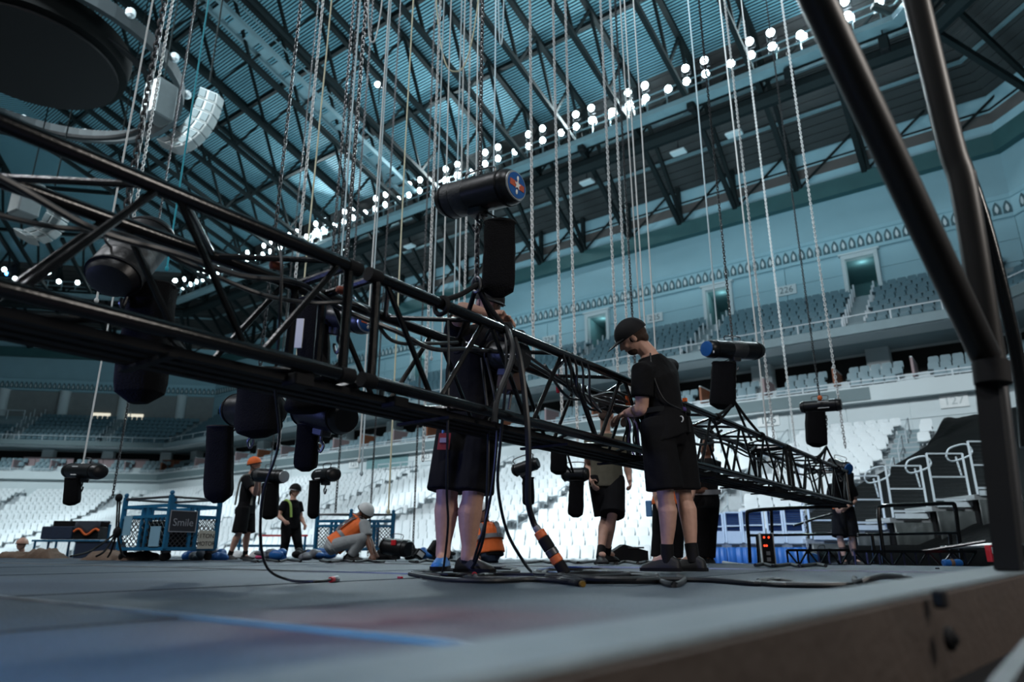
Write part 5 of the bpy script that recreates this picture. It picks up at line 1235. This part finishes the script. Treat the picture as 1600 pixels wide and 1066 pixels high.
# two people behind the capped man
J = dict(head=P(1050, 700, 8.3), neck=P(1050, 716, 8.3), shL=P(1074, 728, 8.25), shR=P(1028, 728, 8.35), elL=P(1082, 765, 8.3), wrL=P(1074, 795, 8.1), elR=P(1024, 765, 8.35), wrR=P(1030, 795, 8.15),
         hipL=P(1058, 785, 8.3), hipR=P(1034, 785, 8.34), knL=P(1058, 830, 8.3), knR=P(1030, 830, 8.3), anL=P(1058, 872, 8.35), anR=P(1026, 872, 8.3))
b_, R8 = person('worker in orange vest and dark trousers mostly hidden by the capped man', J, hv(-.2, -.9, -.1), shirt=NAVY, bottom='trousers', bmat=SHORTS, hat='helmet', hatm=WHITE, vest=ORANGE, sleeve=.8, toes={'L': J['anL']+hv(.05, -.17), 'R': J['anR']+hv(-.08, -.16)})
MB().bbox(P(1020, 758, 8.15), (.10, .05, .16), b=.2).build('blue_pouch', BLUE, b_, False); MB().bbox(P(1014, 795, 8.15), (.07, .04, .18), b=.2).build('striped_bag', mat('bag_blue_white', (.10, .25, .5), .6), b_, False)
J = dict(head=P(1104, 700, 8.7), neck=P(1103, 714, 8.72), shL=P(1086, 726, 8.62), shR=P(1118, 726, 8.8), elL=P(1090, 758, 8.5), wrL=P(1078, 770, 8.35), elR=P(1112, 765, 8.7), wrR=P(1086, 768, 8.45),
         hipL=P(1094, 785, 8.66), hipR=P(1111, 785, 8.76), knL=P(1097, 828, 8.66), knR=P(1110, 828, 8.74), anL=P(1098, 872, 8.70), anR=P(1109, 872, 8.80))
b_, R9 = person('worker in dark trousers with bare forearms standing beyond the truss', J, hv(-.75, -.5, -.3), skin=SKIN2, shirt=BLACKM, bottom='trousers', bmat=SHORTS, hair=HAIRK, toes={'L': J['anL']+hv(-.14, -.1), 'R': J['anR']+hv(-.12, -.12)}, sleeve=.6)
c = R9['pel']+R9['up']*.12; bl = MB(); bl.loft([[c+R9['up']*z+R9['rt']*((.20+d_)*math.cos(t))+R9['fw']*((.155+d_)*math.sin(t)) for z, d_ in ((-.03, 0), (.03, 0), (.03, .008), (-.03, .008))] for t in [2*math.pi*j/24 for j in range(24)]], closed=True); bl.build('reflective_band', GREYR, b_)
# person at the far end of the truss
J = dict(head=P(1312, 752, 12.15), neck=P(1314, 760, 12.3), shL=P(1330, 762, 12.4), shR=P(1300, 762, 12.4), elL=P(1336, 782, 12.5), wrL=P(1322, 794, 12.2), elR=P(1298, 782, 12.5), wrR=P(1306, 794, 12.25),
         hipL=P(1324, 796, 12.6), hipR=P(1310, 796, 12.6), knL=P(1331, 838, 12.55), knR=P(1312, 838, 12.5), anL=P(1336, 876, 12.6), anR=P(1320, 876, 12.5))
b_, R10 = person('tattooed legged man in black shorts holding the far end of the truss', J, hv(-.1, -.8, -.55), toes={'L': J['anL']+hv(.1, -.13), 'R': J['anR']+hv(-.08, -.15)}, slack=1.2)
for s_, h in (('R', .45), ('L', .5)):
    q = J['kn'+s_].lerp(J['an'+s_], h); MB().lathe(q, J['an'+s_]-J['kn'+s_], [(0, .046), (.0, .052), (.05, .050), (.05, .045)], 14).build('tattoo_band', mat('tattoo_ink', (.08, .05, .05), .6), b_)
MB().box(P(1302, 792, 12.1), (.03, .03, .08)).build('orange_tool', ORANGE, b_, False)
cable([P(1240, 822, 11.6), P(1270, 812, 11.8), P(1300, 803, 12.0)], .02, 'short black tool shaft held at the far truss end')
# head and shoulders below the stage edge at far left
J = dict(head=P(34, 851, 15.5), neck=P(34, 865, 15.55), shL=P(22, 871, 15.6), shR=P(46, 871, 15.6))
for s_, dx in (('L', -1), ('R', 1)):
    a = J['sh'+s_]; J['el'+s_] = a+hv(.06*dx, -.02, -.30); J['wr'+s_] = a+hv(.02*dx, -.2, -.5); J['hip'+s_] = (J['shL']+J['shR'])/2+hv(.09*dx, 0, -.55); J['kn'+s_] = J['hip'+s_]+hv(.02*dx, -.05, -.44); J['an'+s_] = J['kn'+s_]+hv(0, .03, -.40)
person('bald man in black shirt standing below the stage edge', J, hv(-.2, -.95, 0), shirt=BLACKM, bottom='trousers', hair=HAIRK, hat='helmet', hatm=SKIN, voxel=.012)
# ---------------------------------------------------------------- props on the deck
def facing(az): q = Matrix.Rotation(az, 3, 'Z'); return tuple(q @ a for a in (Vector((CY, SY, 0)), Vector((-SY, CY, 0)), Vector((0, 0, 1))))
UPV = Vector((0, 0, 1))
def cage_cart(label, cA, cB, cC, h, z0=.17, signs=False):
    """cA, cB, cC: three ground corners (left, near, right); fourth follows."""
    A, B, C = [Vector((p.x, p.y, 0)) for p in (cA, cB, cC)]; D = A+C-B; base = (A+C)/2
    t = empty('cage_cart', base, label, 'cart', 'blue cage carts')
    cs = [A, B, C, D]
    for c in cs:
        MB().bar(c+UPV*z0, c+UPV*(h+.02), .055).build('corner_post', CARTB, t, False); MB().ell(c+UPV*(h+.05), (.035, .035, .035), n=8, m=5).build('post_cap', CARTB, t)
    for i in range(4):
        a, b = cs[i], cs[(i+1) % 4]; d = (b-a).normalized(); L = (b-a).length
        for z in (z0, z0+.40*(h-z0)+.16, h-.13-.0): MB().bar(a+UPV*z, b+UPV*z, .045).build('rail', CARTB, t, False)
        MB().tube([a+UPV*(h-.01), b+UPV*(h-.01)], .018, 8).build('top_bar', DSTEEL, t)
        for f in (.44, .56): MB().bar(a+d*L*f+UPV*z0, a+d*L*f+UPV*(h-.13), .04).build('mullion', CARTB, t, False)
        m = MB(); n = 11; zt = z0+.40*(h-z0)+.14
        for k in range(-n, n):                                    # diamond mesh
            for sg in (1, -1):
                p = [k/n*L, z0]; q = [p[0]+sg*(zt-z0), zt]
                x0, x1 = (p[0], q[0]); 
                lo, hi = 0.0, 1.0
                dx = x1-x0
                if dx > 0: lo, hi = max(0, (0-x0)/dx), min(1, (L-x0)/dx)
                else: lo, hi = max(0, (L-x0)/dx), min(1, (0-x0)/dx)
                if sg == -1: pass
                if lo < hi-.02:
                    a3 = a+d*(x0+dx*lo)+UPV*(z0+(zt-z0)*lo); b3 = a+d*(x0+dx*hi)+UPV*(z0+(zt-z0)*hi); m.bar(a3, b3, .008)
        for k in range(n, 2*n):
            p0 = k/n*L; q0 = p0-(zt-z0)
            if q0 < L: lo = (p0-L)/(zt-z0); m.bar(a+d*L+UPV*(z0+(zt-z0)*lo), a+d*q0+UPV*zt, .008)
        mo = m.build('wire_mesh', DSTEEL, t, False); mo['kind'] = 'stuff'
    ax = ((B-A).normalized(), (D-A).normalized(), UPV)
    MB().box(base+UPV*(z0-.01), ((B-A).length, (D-A).length, .04), ax).build('floor_plate', CARTB, t, False)
    for c in cs:
        q = c.lerp(base, .12); w = MB().lathe(q+UPV*.06-ax[0]*.02, ax[0], [(0, .05), (.004, .06), (.036, .06), (.04, .05)], 16).build('caster', BLACKM, t); MB().box(q+UPV*.125, (.07, .07, .03), ax).build('fork', DSTEEL, w, False)
    if signs:
        d = (C-B).normalized(); n_ = d.cross(UPV); L = (C-B).length
        if n_.dot(Vector((0, 0, 0))-B) < 0: n_ = -n_
        c1 = B+d*L*.77+UPV*(z0+.13)+n_*.035
        pp = MB().box(c1, (.26, .012, .26), (d, n_, UPV)).build('paper_sign', PAPER, t, False)
        text('1TON', 'sign_text', c1+n_*.009+UPV*.05, d, UPV, .09, INK, pp, extr=.001); text('MOTOR', 'sign_text', c1+n_*.009-UPV*.06, d, UPV, .09, INK, pp, .9, extr=.001)
        c2 = B+d*L*.26+UPV*(z0+.38)+n_*.035
        pk = MB().box(c2, (.42, .012, .30), (d, n_, UPV)).build('script_plate', mat('plate_dark', (.03, .035, .045), .5), t, False)
        for ww, hh, oz, oxx in ((.42, .012, .146, 0), (.42, .012, -.146, 0), (.012, .30, 0, .204), (.012, .30, 0, -.204)): MB().box(c2+n_*.008+UPV*oz+d*oxx, (ww, .004, hh), (d, n_, UPV)).build('plate_border', mat('plate_silver', (.36, .38, .42), .5), pk, False)
        text('Smile', 'script_text', c2+n_*.009-UPV*.02, d, (UPV+d*.25), .15, mat('plate_silver', (.36, .38, .42)), pk, extr=.001)
        d2 = (B-A).normalized(); n2 = d2.cross(UPV); n2 = n2 if n2.dot(-A) > 0 else -n2
        for f, z, ww, hh in ((.17, .33, .20, .28), (.80, .17, .24, .28)): MB().box(A+d2*(A-B).length*f+UPV*(z0+z)+n2*.03, (ww, .01, hh), (d2, n2, UPV)).build('blank_plate', mat('plate_pale_blue', (.25, .45, .58), .5), t, False)
        MB().bbox(base+UPV*(z0+.2), (.6, .6, .38), ax, .1).build('stored_bags', BLACKM, t, False)
    return t
cage_cart('blue wire mesh cage cart on casters with paper sign, by the brown blankets', px(186, 850, 10.7), px(258, 850, 10.1), px(336, 850, 10.75), .90, signs=True)
cage_cart('second blue cage cart, behind the crouching worker', px(492, 860, 13.2), px(545, 860, 13.0), px(612, 860, 13.3), .80)
def blanket(pts, label, h=.09, seed=0):
    mb = MB(); rows = []
    A, B = pts; L = (B-A); n = 22; d = L.normalized(); s_ = UPV.cross(d)
    for i in range(n+1):
        t = i/n; env = min(1, 4*t, 4*(1-t))**.5; row = []
        for j in range(11):
            q = j/10*math.pi; hh = math.sin(q)*h*env*(1+.55*noise.noise(Vector((i*.45+seed, j*.5, seed)))); ww = -math.cos(q)*.28*(1+.2*noise.noise(Vector((i*.3, seed, 3))))
            p = A+L*t+s_*ww; row.append(Vector((p.x, p.y, max(.004, hh))))
        rows.append(row)
    mb.loft(rows); return tag(mb.build('moving_blanket', BLANKET, None, ang=70), label, 'blanket', 'brown moving blankets')
blanket((gx(2, 872), gx(42, 872)), 'folded brown blanket at the far left edge of the stage', .12, 1)
blanket((gx(40, 873), gx(94, 873)), 'rolled brown blanket between the bald man and the black case', .17, 2)
blanket((gx(146, 876), gx(200, 875)), 'brown blanket heap beside the wheels of the cage cart, outer one', .13, 3)
blanket((gx(195, 876), gx(246, 876)), 'brown blanket heap under the blue cage cart', .12, 4)
blanket((gx(312, 873), gx(352, 873)), 'flat brown blanket between cage cart and orange helmeted worker', .07, 5)
# black case on a dolly
c = px(112, 858, 15.2); c.z = 0; ax = facing(.1)
t = empty('wheeled_case', Vector((c.x, c.y, -.12)), 'black open case on a wheeled frame with orange banner over it', 'case')
for i, (dx, w_) in enumerate(((-.24, .62), (.34, .50))): MB().bbox(c+ax[0]*dx+UPV*.50, (w_, .5, .26), ax, .06).build('crate', BLACKM if i else NAVY, t, False)
MB().bbox(c+ax[0]*.02+ax[1]*.2+UPV*.66, (1.15, .06, .20), ax, .1).build('lid', BLACKM, t, False)
MB().box(c+UPV*.34, (1.35, .6, .04), ax).build('frame_top', CARTB, t, False)
for dx in (-.62, -.2, .2, .62):
    for dy in (-.26, .26): MB().bar(c+ax[0]*dx+ax[1]*dy-UPV*.12, c+ax[0]*dx+ax[1]*dy+UPV*.34, .035).build('leg', CARTB, t, False)
MB().bar(c+ax[0]*.70-UPV*.12, c+ax[0]*.70+UPV*.68, .035).build('push_bar', CARTB, t, False)
dr = MB(); rows = []
for i in range(9):
    f_ = i/8; rows.append([c+ax[0]*(.12+.5*f_)-ax[1]*(.28 if j > 0 else -.1)+UPV*(.74-(.0, .0, .12, .22)[j]+.06*math.sin(f_*9)*(j > 1)) for j in range(4)])
dr.add([p for r in rows for p in r], [(i*4+j, i*4+j+1, i*4+j+5, i*4+j+4) for i in range(8) for j in range(3)]); o = dr.build('banner', mat('banner_grey', (.05, .06, .08), .7), t); o.modifiers.new('s', 'SOLIDIFY').thickness = .012
MB().tube(smoothpath([r[3]-ax[1]*.012 for r in rows], 3), .022, 6).build('banner_hem', ORANGE, t)
cs_ = px(155, 870, 14.2); t = empty('low_case', Vector((cs_.x, cs_.y, 0)), 'low dark flight case behind the knotted rope bridle', 'case')
q = Vector((cs_.x, cs_.y, .10)); MB().bbox(q, (.75, .5, .40), ax, .05).build('case_body', NAVY, t, False); MB().box(q+UPV*.205, (.77, .52, .02), ax).build('case_lid', BLACKM, t, False)
# helmets, bundles and small things on the deck
for i, (u, v, D, m_, lb) in enumerate(((371, 866, 12.9, WHITE, 'white helmet lying by the boots of the orange helmeted worker'), (400, 866, 12.8, WHITE, 'white helmet beside a pink cloth on the deck'))):
    p = gx(u, 874); p = px(u, 872, D); p.z = .0
    t = MB().ell(p+UPV*.01, (.12, .14, .14), n=16, m=7, lo=0, hi=.5).build('helmet', m_); tag(t, lb, 'helmet'); MB().tube([p+Vector((.125*math.cos(a), .145*math.sin(a), .02)) for a in [2*math.pi*j/16 for j in range(16)]], .01, 6, closed=True).build('rim', BLACKM, t)
p = px(409, 872, 12.7); p.z = .03; tag(MB().ell(p, (.16, .10, .05), n=12, m=6).build('pink_cloth', mat('pink_cloth', (.75, .08, .22), .8)), 'pink cloth bundle beside the white helmet', 'cloth')
rnd = random.Random(5)
heap = [(300, 'blue'), (318, 'grey'), (420, 'grey'), (432, 'blue'), (470, 'black'), (484, 'grey'), (500, 'blue'), (600, 'black'), (655, 'grey'), (663, 'blue'), (672, 'blue'), (345, 'blue'), (640, 'black'), (694, 'black')]
hm_ = {'blue': BLUE, 'grey': GREYR, 'black': BLACKM}
for i, (u, cn) in enumerate(heap):
    p = px(u, 870, 11.8+rnd.uniform(-.6, .6)); p.z = 0; m = MB()
    for k in range(5): q = p+Vector((rnd.uniform(-.14, .14), rnd.uniform(-.1, .1), rnd.uniform(.03, .13))); m.ell(q, (rnd.uniform(.07, .15), rnd.uniform(.06, .1), rnd.uniform(.04, .09)), facing(rnd.uniform(0, 3)), 10, 6)
    me = remesh(m, 'gear_bag', hm_[cn], .014, 2); o = bpy.data.objects.new('gear_bag', me); COL.objects.link(o); tag(o, '%s gear bag on the rear deck, %s from the far left' % (cn, ordw(1+sorted(x for x, _ in heap).index(u))), 'bag', 'gear bags along the rear deck')
t = empty('black_lamp', px(685, 862, 10.6), 'black box lamp with grey label lying left of the blue shoe', 'lamp'); q = px(682, 858, 10.6); a2 = facing(.4)
tl = Matrix.Rotation(.6, 3, a2[1]); a3 = tuple(tl @ a for a in a2)
MB().bbox(q, (.20, .18, .20), a3, .1).build('lamp_body', BLACKM, t, False); MB().box(q+a3[0]*.10-a3[1]*.05, (.012, .12, .14), a3).build('grey_label', GREYR, t, False)
t = empty('white_tag_box', px(656, 868, 10.9), 'small black plug box with white label between lamp and fallen hoist', 'box'); q = px(656, 866, 10.9)
MB().bbox(q, (.14, .10, .12), a3, .1).build('box_body', BLACKM, t, False); MB().box(q-a3[1]*.055, (.10, .006, .07), a3).build('white_label', WHITE, t, False)
t = empty('red_bench', px(435, 860, 15.5), 'low blue trolley with red bar behind the woman in the black helmet', 'trolley'); q = px(430, 862, 15.5); q.z = .12; ax = facing(0)
MB().box(q+UPV*.12, (1.5, .5, .05), ax).build('tray', CARTB, t, False); MB().bar(q+ax[0]*-.3+UPV*.33-ax[1]*.25, q+ax[0]*.75+UPV*.33-ax[1]*.25, .04).build('red_bar', RED, t)
for dx in (-.7, -.25, .25, .7): MB().bar(q+ax[0]*dx-UPV*.24-ax[1]*.25, q+ax[0]*dx+UPV*.33-ax[1]*.25, .035).build('leg', CARTB, t, False)
t = empty('wedge_monitor', px(985, 866, 9.0), 'black wedge stage monitor left of the capped man\'s shoes', 'monitor'); q = px(982, 868, 9.0); q.z = 0
MB().prism([q-ax[0]*.25, q+ax[0]*.25, q+ax[0]*.25+UPV*.14, q-ax[0]*.05+UPV*.22, q-ax[0]*.25+UPV*.10], ax[1]*.35).build('cabinet', BLACKM, t, False); MB().box(q+ax[0]*.1+UPV*.18-ax[1]*.003, (.2, .01, .02), ax).build('grille', DSTEEL, t, False)
t = empty('wood_block', px(966, 876, 8.2), 'small yellow wooden block on the deck beside the walking man', 'block'); q = gx(966, 878); MB().bbox(q+UPV*.03, (.14, .07, .05), ax, .1).build('block', mat('pine', (.45, .30, .12), .7), t, False)
# control box with red lights
q = px(1197, 860, 9.9); t = empty('power_box', Vector((q.x, q.y, -.12)), 'upright power box with red lights on the rear deck', 'box')
MB().bbox(q, (.17, .14, .44), ax, .06).build('case', BLACKM, t, False)
for dx in (-.088, .088): MB().box(q+ax[0]*dx-ax[1]*.06, (.012, .05, .46), ax).build('edge_rail', ALU, t, False)
for dx, dz in ((-.035, .17), (.03, .17), (-.04, .06), (-.01, .06)): MB().lathe(q+ax[0]*dx+UPV*dz-ax[1]*.071, -ax[1], [(0, .014), (.006, .012)], 10).build('red_light', LEDR, t)
for dz in (-.04, -.12): MB().box(q+UPV*dz-ax[1]*.073, (.05, .01, .05), ax).build('socket', GREYR, t, False)
q = px(1552, 868, 9.0); t = empty('red_box', Vector((q.x, q.y, -.12)), 'red box with white label near the base of the stage barrier', 'box')
MB().bbox(q+UPV*.02, (.12, .1, .20), ax, .06).build('case', RED, t, False); MB().box(q+UPV*.06-ax[1]*.053, (.08, .006, .08), ax).build('white_label', WHITE, t, False)
t = empty('twin_lens_box', px(1572, 868, 8.9), 'black box with two round openings beside the red box', 'box'); q = px(1574, 866, 8.9)
MB().bbox(q, (.14, .12, .26), ax, .08).build('case', BLACKM, t, False)
for dz in (-.06, .06): MB().lathe(q+UPV*dz-ax[1]*.061, -ax[1], [(0, .045), (.02, .05), (.02, .035)], 14).build('opening', DSTEEL, t)
q = px(1488, 880, 8.4); t = empty('blue_bundle', q, 'blue rolled bundle on the rear deck before the black frames', 'bundle'); MB().lathe(q-ax[0]*.11, ax[0], [(0, .03), (.01, .042), (.20, .042), (.22, .03)], 14).build('roll', BLUE, t); MB().lathe(q-ax[0]*.03, ax[0], [(0, .046), (.04, .046)], 12).build('brown_strap', BLANKET, t)
for i, (u, v) in enumerate(((1465, 890), (770, 888), (625, 905), (1020, 902))):
    q = gx(u, v); t = MB().bbox(q+UPV*.008, (.03, .018, .01), b=.2).build('debris_scrap', RED if i in (2, 3) else BLACKM, None, False); tag(t, ('%s scrap lying on the stage deck, %s' % ('red' if i in (2, 3) else 'black', ('near the right barrier', 'by the dark shoe', 'before the blue shoe', 'before the capped man')[i])), 'scrap')

# ---------------------------------------------------------------- stepped risers with white guard rails, right
ax = facing(-.06)
def riser(i, u0, u1, vt, vd, vs, D, hoop, lab, m_sk, sheet=None):
    tb = .26 if sheet else .10
    """guard rail from row vt down to the platform at row vd, skirt to row vs"""
    a, b = px(u0, vd, D), px(u1, vd, D); wd = (b-a).length; c = (a+b)/2; X = (b-a); X.z = 0; X.normalize(); Y = UPV.cross(X)
    ht = px((u0+u1)/2, vt, D).z-c.z; dep = 1.0
    t = empty('seating_riser', Vector((c.x, c.y, -1.9)), lab, 'riser', 'stepped risers at the right')
    MB().box(c+Y*dep/2-UPV*.05, (wd+.16, dep, .10), (X, Y, UPV)).build('platform', ALU, t, False)
    MB().box(c-Y*.012+UPV*(tb/2-.02), (wd*.9, .03, tb), (X, Y, UPV)).build('toe_board', WRAIL, t, False)
    MB().box(c-Y*.03-UPV*.06, (wd*.5, .03, .03), (X, Y, UPV)).build('lip_bracket', DSTEEL, t, False)
    lean = X*0
    for e_ in (a, b): MB().bar(e_, e_+UPV*ht+lean*ht, .042).build('rail_post', WRAIL, t, False)
    for f in (1.0, .55, .12): MB().bar(a+(UPV+lean)*ht*f, b+(UPV+lean)*ht*f, .030 if f > .2 else .04).build('rail', WRAIL, t, False)
    wm = MB()
    for k in range(1, 14):
        f = k/14; wm.bar(a+(UPV+lean)*ht*f+Y*.02, b+(UPV+lean)*ht*f+Y*.02, .008)
    w_ = wm.build('wire_infill', DSTEEL, t, False); w_['kind'] = 'stuff'
    if sheet: MB().box(c+(UPV+lean)*ht*.5+Y*.05, (wd, .012, ht*.96), (X, Y, UPV)).build('backing_sheet', sheet, t, False)
    sk = MB(); rows = []
    for r in range(8):
        z = -.1-(c.z+1.75)*r/7; row = []
        for k in range(25):
            f = k/24; y = -.02-.05*r/7*math.sin(f*19+i)+.03*noise.noise(Vector((f*5, r*.4, i))); row.append(c+X*((f-.5)*(wd+.05*(1-r/9)))+Y*y+UPV*z)
        rows.append(row)
    sk.add([p for r_ in rows for p in r_], [(r*25+k, r*25+k+1, r*25+k+26, r*25+k+25) for r in range(7) for k in range(24)])
    o = sk.build('skirt', m_sk, t, ang=70); o.modifiers.new('s', 'SOLIDIFY').thickness = .015
    MB().box(c+Y*(dep/2+.05)+UPV*(-.1-(c.z+1.75)/2), (wd*.9, dep*.8, c.z+1.72), (X, Y, UPV)).build('support_frame', BLACKM, t, False)
    if hoop:
        q = b+UPV*ht*.98+Y*.3
        MB().tube(smoothpath([q-X*.15, q-X*.05+UPV*.17, q+X*.30+UPV*.26, q+X*.42+UPV*.12, q+X*.30-UPV*.0, q-X*.05-UPV*.1, q-X*.15], 5), .019, 8).build('grab_loop', WRAIL, t)
        MB().bar(q+X*.05, q+X*.1-UPV*.4, .035).build('loop_post', WRAIL, t)
RD = 14.5
specs = [(1338, 1385, 744, 827, RD+.3, True), (1396, 1452, 728, 809, RD, True), (1462, 1519, 709, 791, RD-.3, True), (1528, 1590, 690, 773, RD-.6, False)]
for i, (u0, u1, vt, vd, D, hp) in enumerate(specs):
    riser(i, u0, u1, vt, vd, 880, D, hp, 'stepped riser with white guard rail, %s step up from the capped far truss end' % ordw(i+1), SKIRT)
bs = mat('blue_lit_sheet', (.02, .05, .13), .6)  # blue light put into the colour of these sheets and skirts
for i, (u0, u1) in enumerate(((1110, 1132), (1136, 1160), (1163, 1196), (1202, 1226), (1230, 1258))):
    riser(5+i, u0, u1, 803-2*i, 848, 880, 15.5, False, 'low blue lit riser panel with white frame, %s from the left' % ordw(i+1), mat('blue_lit_vinyl', (.02, .10, .30), .5), bs)
riser(11, 1268, 1340, 790, 842, 880, 15.2, False, 'wide low riser with slatted guard behind the far truss end', SKIRT)
# black tubular barriers and flat frames in front of them
def barrier(pts, D, label, posts, rails):
    t = empty('barrier', px(pts[0][0], 880, D), label, 'barrier', 'black tubular barriers')
    MB().tube(smoothpath([px(u, v, D) for u, v in pts], 6), .028, 8).build('top_tube', BLACK, t)
    for u0, v0, u1, v1 in posts: MB().tube([px(u0, v0, D), px(u1, v1, D)], .024, 8).build('post', BLACK, t)
    for u0, v0, u1, v1 in rails: MB().tube([px(u0, v0, D), px(u1, v1, D)], .02, 8).build('rail', BLACK, t)
barrier([(1172, 880), (1170, 845), (1167, 806), (1172, 799), (1200, 796), (1262, 793), (1300, 792)], 10.6, 'black tubular barrier before the blue lit risers', [(1205, 796, 1208, 880), (1183, 838, 1186, 880)], [(1169, 837, 1300, 835)])
barrier([(1382, 880), (1376, 830), (1373, 800), (1380, 791), (1430, 789), (1482, 787), (1492, 792), (1497, 830), (1503, 875)], 10.2, 'black tubular barrier with rounded top before the skirted risers', [(1362, 834, 1368, 880), (1484, 835, 1488, 872)], [(1340, 836, 1498, 833)])
def flatframe(u0, u1, v0, v1, D, label, n):
    a, b = px(u0, v1, D), px(u1, v1, D); h = px(u0, v0, D).z-a.z
    t = empty('flat_frame', (a+b)/2, label, 'frame', 'black flat frames on the rear deck')
    for z in (0, h): MB().bar(a+UPV*z, b+UPV*z, .035).build('chord', BLACK, t, False)
    for k in range(n):
        p, q = a.lerp(b, k/n), a.lerp(b, (k+1)/n); MB().bar(p if k % 2 else p+UPV*h, q+UPV*h if k % 2 else q, .022).build('diagonal', BLACK, t, False); MB().bar(p, p+UPV*h, .022).build('upright', BLACK, t, False)
flatframe(1338, 1530, 862, 886, 9.6, 'black flat truss frame lying before the skirted risers', 10)
flatframe(1232, 1330, 860, 884, 10.2, 'black flat truss frame lying left of the tattooed man', 6)
for k, (u0, v0, u1, v1) in enumerate(((1470, 856, 1575, 850), (1500, 852, 1582, 862), (1440, 862, 1540, 846))):
    t = MB().tube([px(u0, v0, 9.9), px(u1, v1, 9.4)], .022, 8).build('loose_tube', BLACK if k else ALU); tag(t, '%s tube lying across the rear frames, %s' % ('black' if k else 'grey', ('lowest', 'middle one', 'upper one')[k]), 'tube')
t = MB().tube(smoothpath([gx(1130, 879), px(1150, 882, 9), px(1172, 884, 9), px(1200, 883, 9.2)], 5), .02, 8).build('cable', WRAIL); tag(t, 'pale thick cable end on the rear deck below the blue risers', 'cable')
for k, (u0, u1, vv) in enumerate(((640, 740, 877), (820, 930, 878), (930, 1020, 879), (1180, 1290, 883), (380, 470, 876), (500, 600, 877))):
    cable([gx(u0+(u1-u0)*j/8, vv+1.5*math.sin(j*2.1+k), .015) for j in range(9)], .016, 'dark cable lying along the rear stage edge, %s from the left' % ordw([640, 820, 930, 1180, 380, 500].index(u0) and sorted([640, 820, 930, 1180, 380, 500]).index(u0)+1 or 3), group='cables along the rear stage edge')

# ---------------------------------------------------------------- near stage barrier and timber kerb beside the camera
EA, EB = px(800, 1055, .56), px(1600, 895, 1.95)
d = (EB-EA).normalized(); inn = UPV.cross(d); inn.z = 0; inn.normalize()                          # towards the stage
A0, B0 = EA-d*1.2, EB+d*.9
t = empty('timber_kerb', (A0+B0)/2, 'thick dark timber kerb with grey top at the near stage edge', 'kerb')
pf = [(0, -.008), (.008, 0), (.16, 0), (.16, -.30), (0, -.30)]
MB().loft([[p+inn*a+UPV*z for a, z in [(0, -.01), (.012, -.004), (.158, -.004), (.158, -.42), (0, -.42)]] for p in (A0, B0)]).build('beam', TIMBER, t, False)
MB().loft([[p+inn*a+UPV*z for a, z in [(.004, -.004), (.012, 0.002), (.150, 0.002), (.157, -.004)]] for p in (A0, B0)]).build('top_plank', GREYTOP, t, False)
bp = px(1500, 1000, 1.28)
MB().lathe(bp+inn*.02, -inn, [(0, .02), (.008, .02), (.012, .016), (.012, .008), (.018, .008), (.02, .001)], 18).build('bolt_head', BLACKM, t)
MB().bbox(bp+inn*.02+UPV*.065, (.03, .02, .03), (d, inn, UPV), .2).build('latch', BLACKM, t, False)
leg = [px(1560, 1085, .95), px(1630, 990, 1.25)]
o = MB().bar(leg[0], leg[1], .024, .02).bar(leg[0]+Vector((.012, 0, -.03)), leg[1]+Vector((.012, 0, -.03)), .026, .02).build('brace', DSTEEL, t, False); o['kind'] = 'stuff'
bt = px(1578, 893, 2.02); tp_ = px(1541, 562, 2.06)
bb = empty('stage_barrier', bt, 'large out of focus black tube barrier rising at the near right stage edge', 'barrier')
MB().bar(bt, tp_, .072, .06, inn).build('post', BLACKM, bb, False)
MB().tube([tp_+UPV*.01, px(1262, -30, 1.42).lerp(tp_, -.55)], .043, 18).build('brace_tube', mat('barrier_paint', (.013, .011, .010), .42, 0, .3, 9), bb)
MB().tube(smoothpath([px(1556, 600, 2.10), px(1546, 540, 2.10), px(1507, 300, 2.02), px(1484, 220, 2.0), px(1425, -30, 1.9), px(1425, -30, 1.9)*2-px(1484, 220, 2.0)], 6), .040, 18).build('bent_tube', mat('barrier_paint', (.013, .011, .010)), bb)
MB().tube(smoothpath([px(1606, 700, 2.5), px(1590, 560, 2.5), px(1545, 370, 2.45), px(1508, 255, 2.42)], 6), .024, 14).build('side_tube', BLACK, bb)
MB().tube([px(1590, 850, 2.16), px(1556, 560, 2.18), px(1530, 380, 2.16), px(1512, 270, 2.14)], .026, 12).build('steel_tube', DSTEEL, bb)
MB().tube([px(1548, 566, 2.03), px(1552, 600, 2.03)], .050, 16).build('collar', BLACKM, bb)
